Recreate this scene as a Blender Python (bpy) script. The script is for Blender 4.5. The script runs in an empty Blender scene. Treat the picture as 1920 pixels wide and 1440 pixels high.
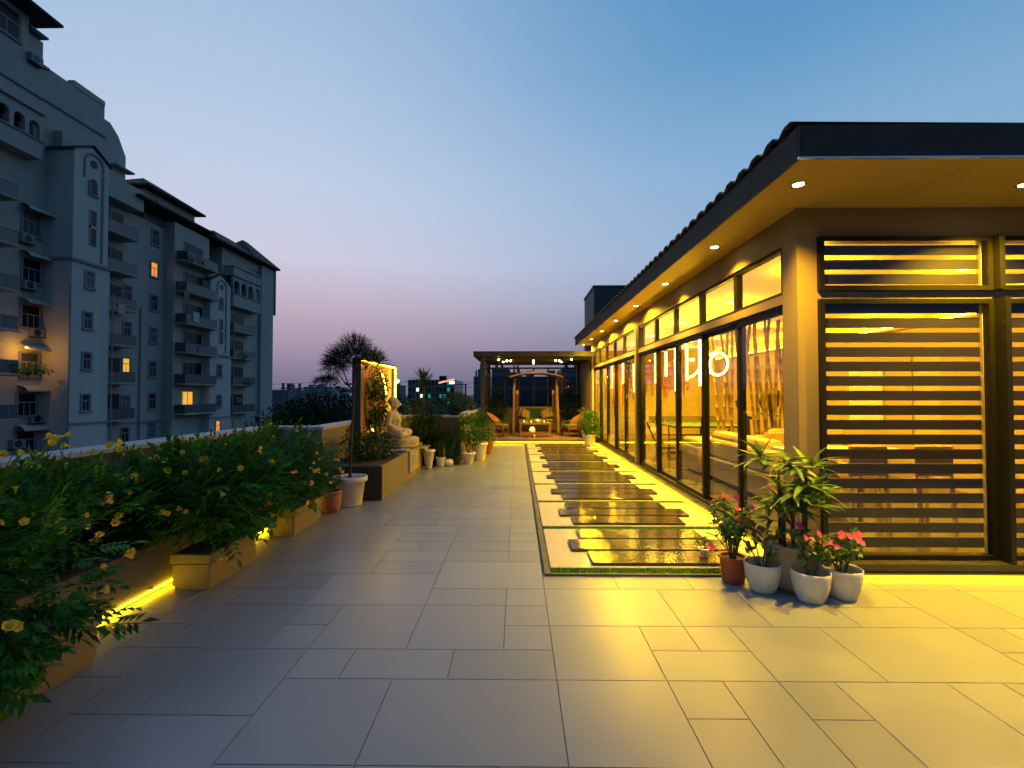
import bpy, math, random
from mathutils import Vector, Matrix, Quaternion
R = math.radians
rng = random.Random(7)
scene = bpy.context.scene
COL = scene.collection
# ------------------------------------------------------------------ camera
CAMH = 1.56
FPX = 880.0
cd = bpy.data.cameras.new('camera'); cam = bpy.data.objects.new('camera', cd); COL.objects.link(cam)
cd.sensor_width = 36.0; cd.lens = 36.0 * FPX / 1920.0; cd.clip_end = 6000; cd.clip_start = 0.05
cam.location = (0, 0, CAMH)
cam.rotation_euler = (R(90 + 1.25), 0, R(0.65))
scene.camera = cam
_M = Matrix.Rotation(R(0.65), 3, 'Z') @ Matrix.Rotation(R(91.25), 3, 'X')
_r = _M @ Vector((1, 0, 0)); _u = _M @ Vector((0, 1, 0)); _d = _M @ Vector((0, 0, -1))
def ray(px, py): return _d * FPX + _r * (px - 960) - _u * (py - 720)
O = Vector((0, 0, CAMH))
def on_x(px, py, X): d = ray(px, py); return O + d * (X / d.x)
def on_y(px, py, Y): d = ray(px, py); return O + d * (Y / d.y)
def on_z(px, py, Z): d = ray(px, py); return O + d * ((Z - CAMH) / d.z)
# ------------------------------------------------------------------ dusk sky
world = bpy.data.worlds.new('World'); scene.world = world; world.use_nodes = True
nt = world.node_tree; nt.nodes.clear()
N = nt.nodes.new; L = nt.links.new
geo = N('ShaderNodeNewGeometry')
nrm = N('ShaderNodeVectorMath'); nrm.operation = 'NORMALIZE'; L(geo.outputs['Incoming'], nrm.inputs[0])
neg = N('ShaderNodeVectorMath'); neg.operation = 'SCALE'; neg.inputs['Scale'].default_value = -1.0; L(nrm.outputs[0], neg.inputs[0])
sep = N('ShaderNodeSeparateXYZ'); L(neg.outputs[0], sep.inputs[0])
asin = N('ShaderNodeMath'); asin.operation = 'ARCSINE'; L(sep.outputs['Z'], asin.inputs[0])
el = N('ShaderNodeMath'); el.operation = 'MULTIPLY'; el.use_clamp = True; L(asin.outputs[0], el.inputs[0]); el.inputs[1].default_value = 2 / math.pi
comb = N('ShaderNodeCombineXYZ'); L(sep.outputs['X'], comb.inputs[0]); L(sep.outputs['Y'], comb.inputs[1])
hn = N('ShaderNodeVectorMath'); hn.operation = 'NORMALIZE'; L(comb.outputs[0], hn.inputs[0])
dot = N('ShaderNodeVectorMath'); dot.operation = 'DOT_PRODUCT'; L(hn.outputs[0], dot.inputs[0])
SAZ = R(-31); dot.inputs[1].default_value = (math.sin(SAZ), math.cos(SAZ), 0)
acs = N('ShaderNodeMath'); acs.operation = 'ARCCOSINE'; L(dot.outputs['Value'], acs.inputs[0])
def srgb(r, g, b):
    f = lambda c: (c / 12.92 if c <= 0.04045 else ((c + 0.055) / 1.055) ** 2.4)
    return (f(r / 255), f(g / 255), f(b / 255), 1)
def ramp(stops):
    n = N('ShaderNodeValToRGB'); L(el.outputs[0], n.inputs[0]); e = n.color_ramp.elements
    n.color_ramp.interpolation = 'B_SPLINE' if False else 'LINEAR'
    while len(e) > 1: e.remove(e[0])
    e[0].position = stops[0][0] / 90; e[0].color = srgb(*stops[0][1])
    for p, c in stops[1:]:
        q = e.new(p / 90); q.color = srgb(*c)
    return n
rs = ramp([(0, (114, 110, 134)), (2, (132, 122, 149)), (6, (174, 152, 174)), (10, (195, 176, 195)), (15, (207, 204, 225)), (22, (194, 207, 231)), (30, (177, 199, 228)), (40, (156, 186, 219)), (90, (84, 134, 184))])
rm = ramp([(0, (98, 107, 132)), (3, (114, 122, 147)), (7, (132, 142, 169)), (11, (146, 167, 196)), (16, (150, 179, 212)), (24, (135, 175, 212)), (34, (98, 154, 200)), (42, (82, 143, 194)), (90, (66, 120, 174))])
ra = ramp([(0, (62, 76, 104)), (8, (72, 98, 136)), (20, (70, 112, 160)), (40, (64, 116, 170)), (90, (62, 112, 166))])
m1 = N('ShaderNodeMapRange'); m1.interpolation_type = 'SMOOTHSTEP'; L(acs.outputs[0], m1.inputs[0]); m1.inputs[1].default_value = R(2); m1.inputs[2].default_value = R(62)
m2 = N('ShaderNodeMapRange'); m2.interpolation_type = 'SMOOTHSTEP'; L(acs.outputs[0], m2.inputs[0]); m2.inputs[1].default_value = R(70); m2.inputs[2].default_value = R(150)
x1 = N('ShaderNodeMix'); x1.data_type = 'RGBA'; L(m1.outputs[0], x1.inputs[0]); L(rs.outputs[0], x1.inputs[6]); L(rm.outputs[0], x1.inputs[7])
x2 = N('ShaderNodeMix'); x2.data_type = 'RGBA'; L(m2.outputs[0], x2.inputs[0]); L(x1.outputs[2], x2.inputs[6]); L(ra.outputs[0], x2.inputs[7])
bg = N('ShaderNodeBackground'); bg.inputs[1].default_value = 1.0; L(x2.outputs[2], bg.inputs[0])
wo = N('ShaderNodeOutputWorld'); L(bg.outputs[0], wo.inputs[0])
scene.view_settings.view_transform = 'Standard'; scene.view_settings.look = 'None'
scene.view_settings.exposure = 0.0; scene.view_settings.gamma = 1.0; scene.view_settings.use_curve_mapping = False
scene.render.engine = 'CYCLES'
cy = scene.cycles
cy.use_denoising = True; cy.max_bounces = 8; cy.diffuse_bounces = 4; cy.glossy_bounces = 4; cy.transparent_max_bounces = 24; cy.transmission_bounces = 6
cy.sample_clamp_indirect = 6.0; cy.caustics_reflective = False; cy.caustics_refractive = False; cy.blur_glossy = 0.5
# lamp colours and powers
YEL = (1.0, 0.56, 0.010); LEDC = (1.0, 0.57, 0.004); SPOTC = (1.0, 0.57, 0.016)
# ------------------------------------------------------------------ materials
MATS = {}
def _base(name):
    m = bpy.data.materials.new(name); m.use_nodes = True; t = m.node_tree
    return m, t, t.nodes['Principled BSDF']
def pm(name, c, rough=0.7, c2=None, nscale=6.0, contrast=0.5, bump=0.0, bscale=40.0, metal=0.0, spec=0.5, rnd=0.0, coords='Object', stretch=None, isl=0.0, transl=0.0, rvar=0.0):
    m, t, b = _base(name); NN = t.nodes.new; LL = t.links.new
    c = tuple(c) if len(c) == 4 else tuple(c) + (1,)
    b.inputs['Roughness'].default_value = rough; b.inputs['Metallic'].default_value = metal
    b.inputs['Specular IOR Level'].default_value = spec
    vec = NN('ShaderNodeNewGeometry').outputs['Position'] if coords == 'World' else NN('ShaderNodeTexCoord').outputs[coords]
    if stretch:
        mp = NN('ShaderNodeMapping'); mp.inputs['Scale'].default_value = stretch; LL(vec, mp.inputs[0]); vec = mp.outputs[0]
    out = None
    if c2 is not None:
        nz = NN('ShaderNodeTexNoise'); nz.inputs['Scale'].default_value = nscale; nz.inputs['Detail'].default_value = 6; nz.inputs['Roughness'].default_value = 0.6
        LL(vec, nz.inputs['Vector'])
        mr = NN('ShaderNodeMapRange'); mr.inputs[1].default_value = 0.5 - contrast / 2; mr.inputs[2].default_value = 0.5 + contrast / 2; LL(nz.outputs[0], mr.inputs[0])
        mx = NN('ShaderNodeMix'); mx.data_type = 'RGBA'; mx.inputs[6].default_value = c; mx.inputs[7].default_value = tuple(c2)[:3] + (1,); LL(mr.outputs[0], mx.inputs[0])
        out = mx.outputs[2]
        if rvar:
            rr = NN('ShaderNodeMapRange'); LL(nz.outputs[0], rr.inputs[0]); rr.inputs[1].default_value = 0.3; rr.inputs[2].default_value = 0.7
            rr.inputs[3].default_value = rough - rvar; rr.inputs[4].default_value = rough + rvar; LL(rr.outputs[0], b.inputs['Roughness'])
    if rnd or isl:
        if rnd: src = NN('ShaderNodeObjectInfo').outputs['Random']; k = rnd
        else: src = NN('ShaderNodeNewGeometry').outputs['Random Per Island']; k = isl
        mr2 = NN('ShaderNodeMapRange'); LL(src, mr2.inputs[0]); mr2.inputs[3].default_value = 1 - k; mr2.inputs[4].default_value = 1 + k
        hs = NN('ShaderNodeHueSaturation'); LL(mr2.outputs[0], hs.inputs['Value'])
        if isl:
            mr3 = NN('ShaderNodeMapRange'); LL(src, mr3.inputs[0]); mr3.inputs[3].default_value = 0.475; mr3.inputs[4].default_value = 0.515; LL(mr3.outputs[0], hs.inputs['Hue'])
        if out: LL(out, hs.inputs['Color'])
        else: hs.inputs['Color'].default_value = c
        out = hs.outputs[0]
    if out: LL(out, b.inputs['Base Color'])
    else: b.inputs['Base Color'].default_value = c
    if bump:
        n2 = NN('ShaderNodeTexNoise'); n2.inputs['Scale'].default_value = bscale; n2.inputs['Detail'].default_value = 5; LL(vec, n2.inputs['Vector'])
        bp = NN('ShaderNodeBump'); bp.inputs['Strength'].default_value = bump; bp.inputs['Distance'].default_value = 0.02; LL(n2.outputs[0], bp.inputs['Height']); LL(bp.outputs[0], b.inputs['Normal'])
    if transl:
        tr = NN('ShaderNodeBsdfTranslucent'); ms = NN('ShaderNodeMixShader'); ms.inputs[0].default_value = transl
        if out: LL(out, tr.inputs[0])
        else: tr.inputs[0].default_value = c
        LL(b.outputs[0], ms.inputs[1]); LL(tr.outputs[0], ms.inputs[2]); LL(ms.outputs[0], t.nodes['Material Output'].inputs[0])
    MATS[name] = m; return m
def em(name, c, s):
    m = bpy.data.materials.new(name); m.use_nodes = True; t = m.node_tree; t.nodes.clear()
    e = t.nodes.new('ShaderNodeEmission'); e.inputs[0].default_value = tuple(c)[:3] + (1,); e.inputs[1].default_value = s
    o = t.nodes.new('ShaderNodeOutputMaterial'); t.links.new(e.outputs[0], o.inputs[0]); MATS[name] = m; return m
def glassm(name, tint=(1, 1, 1), ior=1.5, rough=0.0):
    m = bpy.data.materials.new(name); m.use_nodes = True; t = m.node_tree; t.nodes.clear()
    tr = t.nodes.new('ShaderNodeBsdfTransparent'); tr.inputs[0].default_value = tuple(tint) + (1,)
    g = t.nodes.new('ShaderNodeBsdfGlossy'); g.inputs['Roughness'].default_value = rough
    ge = t.nodes.new('ShaderNodeNewGeometry'); dp = t.nodes.new('ShaderNodeVectorMath'); dp.operation = 'DOT_PRODUCT'
    t.links.new(ge.outputs['Incoming'], dp.inputs[0]); t.links.new(ge.outputs['Normal'], dp.inputs[1])
    def mth(op, x, y=None):
        n = t.nodes.new('ShaderNodeMath'); n.operation = op
        for i, q in enumerate((x, y)):
            if q is None: continue
            if isinstance(q, (int, float)): n.inputs[i].default_value = q
            else: t.links.new(q, n.inputs[i])
        return n.outputs[0]
    f5 = mth('POWER', mth('SUBTRACT', 1.0, mth('ABSOLUTE', dp.outputs['Value'])), 5.0)
    fac = mth('ADD', mth('MULTIPLY', f5, 0.9), 0.03)
    mx = t.nodes.new('ShaderNodeMixShader'); t.links.new(fac, mx.inputs[0]); t.links.new(tr.outputs[0], mx.inputs[1]); t.links.new(g.outputs[0], mx.inputs[2])
    o = t.nodes.new('ShaderNodeOutputMaterial'); t.links.new(mx.outputs[0], o.inputs[0]); MATS[name] = m; return m
M_tile = pm('porcelain_tile', (.172, .192, .230), .33, (.238, .254, .288), 1.1, 1.0, .02, 60, rnd=.08, spec=.5, rvar=.045, coords='World')
M_grout = pm('grout', (.15, .148, .14), .8)
M_granite = pm('granite', (.03, .027, .022), .12, (.06, .053, .042), 9, .6, .10, 22, spec=.28, rnd=.12)
M_cream = pm('cream_tile', (.36, .33, .28), .35, (.42, .39, .33), 4, .7, .03, 50, rnd=.03)
M_grass = pm('grass_blades', (.06, .17, .022), .7, isl=.4, transl=.2, spec=.15)
M_soil = pm('soil', (.035, .024, .015), .95, (.07, .05, .035), 20, .5, .5, 30)
M_edge = pm('edging_stone', (.05, .055, .05), .6, (.085, .085, .08), 8, .6, .1, 40)
M_wall = pm('beige_plaster', (.20, .145, .07), .62, (.24, .175, .085), 1.6, .8, .06, 55)
M_soffit = pm('soffit_board', (.34, .225, .06), .6, (.37, .25, .07), 2, .7, .02, 40)
M_fascia = pm('fascia_metal', (.042, .043, .040), .7, (.055, .055, .05), 2.2, .7, .03, 12, spec=.12)
M_roof = pm('roof_sheet', (.05, .05, .055), .5, (.07, .07, .07), 3, .7)
M_frame = pm('dark_aluminium', (.006, .0055, .005), .45, (.009, .0085, .007), 8, .6, spec=.22)
M_glass = glassm('window_glass', (.97, .97, .95))
M_gtint = glassm('tinted_glass', (.62, .66, .68))
M_inwall = pm('interior_paint', (.54, .42, .20), .7, (.58, .46, .22), 1.5, .7)
M_inpanel = pm('interior_panel', (.40, .30, .12), .6, (.46, .35, .14), 2, .7)
M_ceil = pm('ceiling_paint', (.75, .64, .38), .7)
M_woodf = pm('wood_floor', (.20, .12, .055), .30, (.28, .17, .08), 5, .6, .03, 30, stretch=(1, 8, 1))
M_slatw = pm('slat_wood', (.009, .0055, .003), .6, (.015, .009, .005), 7, .6, .05, 20, stretch=(1, 8, 8), rnd=.15)
M_orange = pm('orange_wood', (.42, .15, .035), .5, (.5, .2, .05), 6, .6, stretch=(6, 6, 1), rnd=.2)
M_bamboo = pm('bamboo', (.20, .12, .04), .45, (.13, .07, .022), 7, .6, .05, 30, rnd=.2)
M_sofa = pm('tan_leather', (.40, .28, .15), .45, (.46, .33, .18), 4, .7, .06, 60)
M_black = pm('black_plastic', (.012, .012, .012), .4)
M_pong = pm('table_blue', (.06, .16, .12), .3)
M_white = pm('white_paint', (.72, .70, .66), .45, (.66, .63, .58), 8, .6)
M_chrome = pm('chrome', (.6, .6, .6), .18, metal=1.0)
M_wpot = pm('white_pot_warm_lit', (.84, .77, .62), .42, (.64, .56, .42), 5, .35, .03, 30)  # white pots; warm lamp light is put into the cream base colour
M_rpot = pm('red_pot', (.42, .085, .03), .55, (.30, .06, .025), 30, .4, .12, 40)
M_tpot = pm('terracotta', (.42, .17, .07), .75, (.30, .11, .05), 9, .6, .1, 30)
M_gpot = pm('grey_beige_pot', (.36, .31, .24), .6, (.28, .24, .18), 5, .6, .1, 24)
M_stone = pm('white_stone', (.50, .42, .22), .65, (.40, .33, .17), 6, .5, .10, 30)
M_marble = pm('veined_marble', (.55, .48, .36), .35, (.16, .10, .05), 5, .16, .03, 30, stretch=(1, 1.6, .6))
M_ply = pm('warm_timber_back', (.34, .17, .06), .55, (.24, .11, .04), 4, .6, .04, 20, stretch=(1, 1, .25))
M_dark = pm('dark_panel', (.02, .021, .02), .5)
M_parapet = pm('parapet_plaster', (.085, .08, .07), .75, (.12, .11, .095), 1.4, .8, .1, 30)
M_cap = pm('pale_coping_stone', (.42, .42, .44), .5, (.34, .34, .35), 3, .7, .05, 40)
M_olive = pm('olive_plaster', (.16, .14, .085), .7, (.2, .17, .11), 1.6, .8, .06, 40)
M_box = pm('planter_paint', (.23, .18, .085), .55, (.18, .14, .065), 3, .7, .04, 40)
M_deck = pm('deck_wood', (.16, .095, .045), .5, (.23, .14, .07), 5, .6, .06, 20, stretch=(9, 1, 1), rnd=.25)
M_teak = pm('oiled_teak', (.21, .10, .034), .45, (.15, .065, .022), 5, .6, .04, 20, stretch=(4, 4, 1))
M_rattan = pm('rattan', (.36, .145, .04), .5, (.25, .09, .025), 40, .5, .3, 80)
M_gcush = pm('green_cushion', (.14, .18, .04), .8, (.11, .15, .035), 10, .6)
M_pcush = pm('striped_cushion', (.30, .20, .06), .8, (.13, .085, .03), 18, .2, stretch=(.2, .2, 1.5))
M_perg = pm('bronze_steel', (.05, .043, .034), .4, (.065, .055, .043), 4, .6, metal=.3)
M_porc = pm('porcelain', (.75, .70, .60), .2)
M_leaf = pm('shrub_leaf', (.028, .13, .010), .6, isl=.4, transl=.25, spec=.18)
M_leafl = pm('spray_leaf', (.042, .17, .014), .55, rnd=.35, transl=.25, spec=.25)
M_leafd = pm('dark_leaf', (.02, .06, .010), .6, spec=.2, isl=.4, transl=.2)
M_palm = pm('palm_leaf', (.07, .16, .03), .42, (.11, .20, .04), 6, .6, rnd=.35, transl=.22)
M_palmd = pm('palm_leaf_dark', (.025, .07, .02), .45, isl=.35, transl=.15)
M_ylf = pm('yellow_green_leaf', (.20, .22, .04), .5, isl=.3, transl=.25)
M_need = pm('dark_needles', (.014, .028, .014), .6, isl=.4)
M_bark = pm('bark', (.075, .055, .035), .85, (.04, .03, .02), 14, .5, .4, 30, stretch=(1, 1, .3))
M_stem = pm('green_stem', (.07, .09, .03), .6)
M_cane = pm('cane_fibre', (.10, .065, .03), .9, (.05, .03, .015), 30, .4, .6, 40)
M_yfl = pm('yellow_petal', (.92, .60, .045), .55, rnd=.15, transl=.3)
M_pink = pm('pink_petal', (.75, .06, .26), .5, rnd=.25, transl=.2)
M_pebble = pm('pebbles', (.45, .43, .40), .6, isl=.4)
M_apt = pm('grey_render', (.42, .42, .36), .8, (.29, .292, .255), .35, .7, .05, 3, coords='Object', stretch=(1, 1, .35))
M_aptl = pm('pale_render', (.54, .535, .47), .8, (.40, .40, .35), .4, .7, .05, 3, stretch=(1, 1, .3))
M_aptd = pm('dark_render', (.05, .07, .068), .8, (.04, .055, .055), .4, .8)
M_trim = pm('window_trim', (.2, .21, .22), .7)
M_wdark = pm('dark_pane', (.008, .012, .014), .3, spec=.22)
M_wcurt = pm('curtained_pane', (.10, .10, .095), .5, spec=.2)
M_wcurt2 = pm('net_curtained_pane', (.05, .055, .05), .5, spec=.2)
M_wframe = pm('pale_window_frame', (.30, .32, .34), .5)
M_rail = pm('balcony_railing', (.07, .08, .085), .6)
M_rtile = pm('roof_tile', (.05, .03, .028), .85, (.034, .022, .02), 2.5, .6, .3, 6)
M_acu = pm('aircon_paint', (.22, .24, .24), .6)
M_lit = em('lit_room', (1.0, .52, .06), .9)
M_lit2 = em('lit_room_orange', (1.0, .36, .05), .9)
M_ground = pm('ground_soil', (.05, .055, .04), .95, (.075, .07, .05), .05, .8)
M_far = pm('far_facade', (.13, .14, .16), .85, (.09, .10, .12), .3, .7)
M_far2 = pm('far_facade_pale', (.26, .28, .32), .85, (.22, .24, .28), .2, .7)
M_fgl = pm('office_curtain_wall', (.07, .12, .15), .25, (.04, .08, .10), .35, .5)
M_fpane = pm('far_pane', (.055, .062, .075), .4)
M_conc = pm('flyover_concrete', (.14, .14, .14), .8, (.11, .11, .11), .5, .7)
M_block = pm('dark_block_paint', (.04, .04, .042), .6, (.05, .05, .05), 2, .7)
E_led = em('led_strip_light', LEDC, 15.0)
E_ledh = em('led_frame_light', (1.0, .58, .03), 36.0)
E_tube = em('tube_light', (1.0, .72, .12), 14.0)
E_spot = em('spot_lens', (1.0, .80, .35), 30.0)
E_can = em('candle_glow', (1.0, .62, .22), 6.0)
E_white = em('cool_sign_light', (.9, .97, 1.0), 1.6)
E_green = em('green_office_light', (.08, .8, .45), .35)
E_oran = em('orange_beacon_light', (1.0, .45, .18), 1.3)
# ------------------------------------------------------------------ mesh helpers
class MB:
    def __init__(s): s.v = []; s.f = []
    def add(s, vs, fs):
        n = len(s.v); s.v += [tuple(p) for p in vs]; s.f += [tuple(n + i for i in q) for q in fs]; return s
    def box(s, x0, x1, y0, y1, z0, z1):
        if x0 > x1: x0, x1 = x1, x0
        if y0 > y1: y0, y1 = y1, y0
        if z0 > z1: z0, z1 = z1, z0
        return s.add([(x0, y0, z0), (x1, y0, z0), (x1, y1, z0), (x0, y1, z0), (x0, y0, z1), (x1, y0, z1), (x1, y1, z1), (x0, y1, z1)],
                     [(0, 3, 2, 1), (4, 5, 6, 7), (0, 1, 5, 4), (1, 2, 6, 5), (2, 3, 7, 6), (3, 0, 4, 7)])
    def bar(s, a, b, w, h, up=(0, 0, 1)):
        a = Vector(a); b = Vector(b); d = (b - a).normalized(); u = Vector(up)
        if abs(d.dot(u)) > .98: u = Vector((1, 0, 0))
        x = d.cross(u).normalized() * (w / 2); y = x.cross(d).normalized() * (h / 2)
        vs = [p + i * x + j * y for p in (a, b) for i, j in ((-1, -1), (1, -1), (1, 1), (-1, 1))]
        return s.add(vs, [(0, 1, 2, 3), (7, 6, 5, 4), (0, 4, 5, 1), (1, 5, 6, 2), (2, 6, 7, 3), (3, 7, 4, 0)])
    def tube(s, pts, rad, n=8, cap=True, closed=False):
        pts = [Vector(p) for p in pts]; k = len(pts)
        if not isinstance(rad, (list, tuple)): rad = [rad] * k
        rings = []; up = Vector((0, 0, 1)); prev = None
        for i, p in enumerate(pts):
            if closed: d = pts[(i + 1) % k] - pts[i - 1]
            else: d = pts[min(i + 1, k - 1)] - pts[max(i - 1, 0)]
            d.normalize()
            if prev is None:
                u = up if abs(d.dot(up)) < .9 else Vector((1, 0, 0)); x = d.cross(u).normalized()
            else:
                x = (prev - d * prev.dot(d)).normalized()
            prev = x; y = d.cross(x)
            rings.append([p + rad[i] * (math.cos(2 * math.pi * j / n) * x + math.sin(2 * math.pi * j / n) * y) for j in range(n)])
        vs = [q for r in rings for q in r]; fs = []
        m = k if closed else k - 1
        for i in range(m):
            a = i * n; b = ((i + 1) % k) * n
            fs += [(a + j, a + (j + 1) % n, b + (j + 1) % n, b + j) for j in range(n)]
        if cap and not closed: fs += [tuple(range(n - 1, -1, -1)), tuple(range((k - 1) * n, k * n))]
        return s.add(vs, fs)
    def lathe(s, prof, n=20, c=(0, 0, 0), close=False):
        vs = [(c[0] + r * math.cos(2 * math.pi * j / n), c[1] + r * math.sin(2 * math.pi * j / n), c[2] + z) for r, z in prof for j in range(n)]
        fs = []
        for i in range(len(prof) - 1):
            fs += [(i * n + j, i * n + (j + 1) % n, (i + 1) * n + (j + 1) % n, (i + 1) * n + j) for j in range(n)]
        if close: fs += [tuple(range(n - 1, -1, -1)), tuple(range((len(prof) - 1) * n, len(prof) * n))]
        return s.add(vs, fs)
    def ell(s, c, r, nu=16, nv=10, rot=None):
        vs = []; fs = []; c = Vector(c)
        for i in range(nv + 1):
            th = math.pi * i / nv
            for j in range(nu):
                ph = 2 * math.pi * j / nu
                p = Vector((r[0] * math.sin(th) * math.cos(ph), r[1] * math.sin(th) * math.sin(ph), r[2] * math.cos(th)))
                if rot: p = rot @ p
                vs.append(c + p)
        for i in range(nv):
            fs += [(i * nu + j, (i + 1) * nu + j, (i + 1) * nu + (j + 1) % nu, i * nu + (j + 1) % nu) for j in range(nu)]
        return s.add(vs, fs)
    def prism(s, poly, a, b, axis):
        # polygon in the two other axes, extruded from a to b along axis
        n = len(poly)
        def P(p, t):
            return {'x': (t, p[0], p[1]), 'y': (p[0], t, p[1]), 'z': (p[0], p[1], t)}[axis]
        vs = [P(p, a) for p in poly] + [P(p, b) for p in poly]
        fs = [tuple(range(n - 1, -1, -1)), tuple(range(n, 2 * n))] + [(i, (i + 1) % n, n + (i + 1) % n, n + i) for i in range(n)]
        return s.add(vs, fs)
    def leaf(s, base, d, up, ln, wd, droop=.2, fold=.25, seg=3, tip=.0):
        d = Vector(d).normalized(); up = Vector(up); sd = d.cross(up)
        if sd.length < 1e-3: sd = d.cross(Vector((1, .2, 0)))
        sd.normalize(); nn = sd.cross(d).normalized(); base = Vector(base)
        vs = [base]; fs = []
        for i in range(1, seg):
            t = i / seg; w = wd * .5 * math.sin(math.pi * min(1, .12 + t * .88)) ** .8
            c = base + d * ln * t - Vector((0, 0, 1)) * droop * ln * t * t
            vs += [c - sd * w + nn * fold * w, c, c + sd * w + nn * fold * w]
        vs.append(base + d * ln - Vector((0, 0, 1)) * droop * ln)
        fs += [(0, 2, 1), (0, 3, 2)]
        for i in range(seg - 2):
            a = 1 + 3 * i; b = a + 3
            fs += [(a, a + 1, b + 1, b), (a + 1, a + 2, b + 2, b + 1)]
        a = 1 + 3 * (seg - 2); e = len(vs) - 1
        fs += [(a, a + 1, e), (a + 1, a + 2, e)]
        return s.add(vs, fs)
    def mesh(s, name, smooth=False):
        me = bpy.data.meshes.new(name); me.from_pydata(s.v, [], s.f); me.update()
        if smooth: me.polygons.foreach_set('use_smooth', [True] * len(me.polygons))
        return me
    def build(s, name, mat, parent=None, smooth=False, bevel=0, world=False, loc=None):
        if world and parent is not None:
            w = wloc(parent); s.v = [(a - w.x, b - w.y, c - w.z) for a, b, c in s.v]
        me = s.mesh(name, smooth); me.materials.append(mat)
        o = bpy.data.objects.new(name, me); COL.objects.link(o); o.parent = parent
        if loc: o.location = loc
        if bevel:
            bv = o.modifiers.new('edge', 'BEVEL'); bv.width = bevel; bv.segments = 2; bv.limit_method = 'ANGLE'; bv.angle_limit = R(40)
        return o
def wloc(o):
    v = Vector((0, 0, 0))
    while o is not None: v += o.location; o = o.parent
    return v
def tag(o, label=None, cat=None, group=None, kind=None):
    if label: o['label'] = label
    if cat: o['category'] = cat
    if group: o['group'] = group
    if kind: o['kind'] = kind
    return o
def thing(name, label, cat, loc=(0, 0, 0), group=None, rz=0):
    o = bpy.data.objects.new(name, None); COL.objects.link(o); o.location = loc; o.rotation_euler = (0, 0, rz); o.empty_display_size = .2
    return tag(o, label, cat, group)
def inst(name, me, parent=None, loc=(0, 0, 0), rot=None, sc=None):
    o = bpy.data.objects.new(name, me); COL.objects.link(o); o.parent = parent; o.location = loc
    if rot is not None:
        if isinstance(rot, Quaternion): o.rotation_mode = 'QUATERNION'; o.rotation_quaternion = rot
        else: o.rotation_euler = rot
    if sc is not None: o.scale = (sc, sc, sc) if not isinstance(sc, (tuple, list)) else sc
    return o
def copy_tree(o, parent=None):
    kids = [k for k in list(bpy.data.objects) if k.parent == o] if False else list(o.children)
    c = o.copy(); COL.objects.link(c); c.parent = parent
    for k in kids: copy_tree(k, c)
    return c
ORD = ['first', 'second', 'third', 'fourth', 'fifth', 'sixth', 'seventh', 'eighth', 'ninth', 'tenth', 'eleventh', 'twelfth', 'thirteenth', 'fourteenth', 'fifteenth', 'sixteenth']
def spot(loc, power, angle=150, blend=.9, color=SPOTC, r=.035, parent=None, aim=None):
    l = bpy.data.lights.new('downlight_lamp', 'SPOT'); l.energy = power; l.color = color; l.spot_size = R(angle); l.spot_blend = 1.0; l.shadow_soft_size = r
    o = bpy.data.objects.new('downlight_lamp', l); COL.objects.link(o); o.location = loc; o.parent = parent
    if aim: o.rotation_euler = Vector(aim).to_track_quat('-Z', 'Y').to_euler()
    return o
def plight(loc, power, color, r=.08, parent=None):
    l = bpy.data.lights.new('lamp', 'POINT'); l.energy = power; l.color = color; l.shadow_soft_size = r
    o = bpy.data.objects.new('lamp', l); COL.objects.link(o); o.location = loc; o.parent = parent; return o
# ================================================================== GROUND AND TERRACE
g = MB(); g.add([(-3000, -600, -9), (3000, -600, -9), (3000, 4500, -9), (-3000, 4500, -9)], [(0, 1, 2, 3)])
tag(g.build('ground', M_ground), kind='structure')
fl = MB(); fl.box(-3.9, 9.5, -4, 20, -.5, -.005)
floor = tag(fl.build('terrace_floor', M_grout), kind='structure')
U = .3
def pack(c0, c1, r0, r1, x_off, y_off, skip=None):
    occ = set(); out = []
    for r in range(r0, r1):
        for c in range(c0, c1):
            if (c, r) in occ: continue
            k = rng.random()
            opts = [(2, 2)] if k < .36 else [(3, 2), (2, 1)] if k < .48 else [(2, 1)] if k < .80 else [(1, 2)] if k < .84 else [(1, 1)]
            opts = opts + [(2, 1), (1, 1)]
            for w, h in opts:
                cells = [(c + i, r + j) for i in range(w) for j in range(h)]
                if all(q not in occ and c0 <= q[0] < c1 and r0 <= q[1] < r1 for q in cells):
                    occ.update(cells); out.append((x_off + c * U, y_off + r * U, w, h)); break
    return out
XL = .215
tiles = pack(-11, 0, 0, 45, XL, 1.40) + pack(0, 24, 0, 9, XL, 1.40)
tiles.sort(key=lambda t: t[1])
TM = {}
def tile_mesh(w, h):
    if (w, h) not in TM:
        e = .0016; m = MB(); x1 = w * U - e; y1 = h * U - e; b = .0015
        m.add([(e, e, -.004), (x1, e, -.004), (x1, y1, -.004), (e, y1, -.004), (e + b, e + b, 0), (x1 - b, e + b, 0), (x1 - b, y1 - b, 0), (e + b, y1 - b, 0)],
              [(4, 5, 6, 7), (0, 1, 5, 4), (1, 2, 6, 5), (2, 3, 7, 6), (3, 0, 4, 7)])
        me = m.mesh('tile'); me.materials.append(M_tile); TM[(w, h)] = me
    return TM[(w, h)]
def seen(x, y): return y > 1.5 and abs(x + .3) < y * 1.12 + .5 and not (x > 2.3 and y > 3.9)
vis = [t for t in tiles if seen(t[0], t[1])]
for x, y, w, h in vis[:300]: inst('tile', tile_mesh(w, h), floor, (x, y, 0))
rest = MB()
others = [t for t in tiles if t not in vis[:300]] + [(x * .6 + XL, -3.4 + y * .6, 2, 2) for x in range(-6, 14) for y in range(8)]
for x, y, w, h in others: rest.box(x + .003, x + w * U - .003, y + .003, y + h * U - .003, -.004, 0)
tag(rest.build('tile_field', M_tile, floor), kind='stuff')
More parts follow.
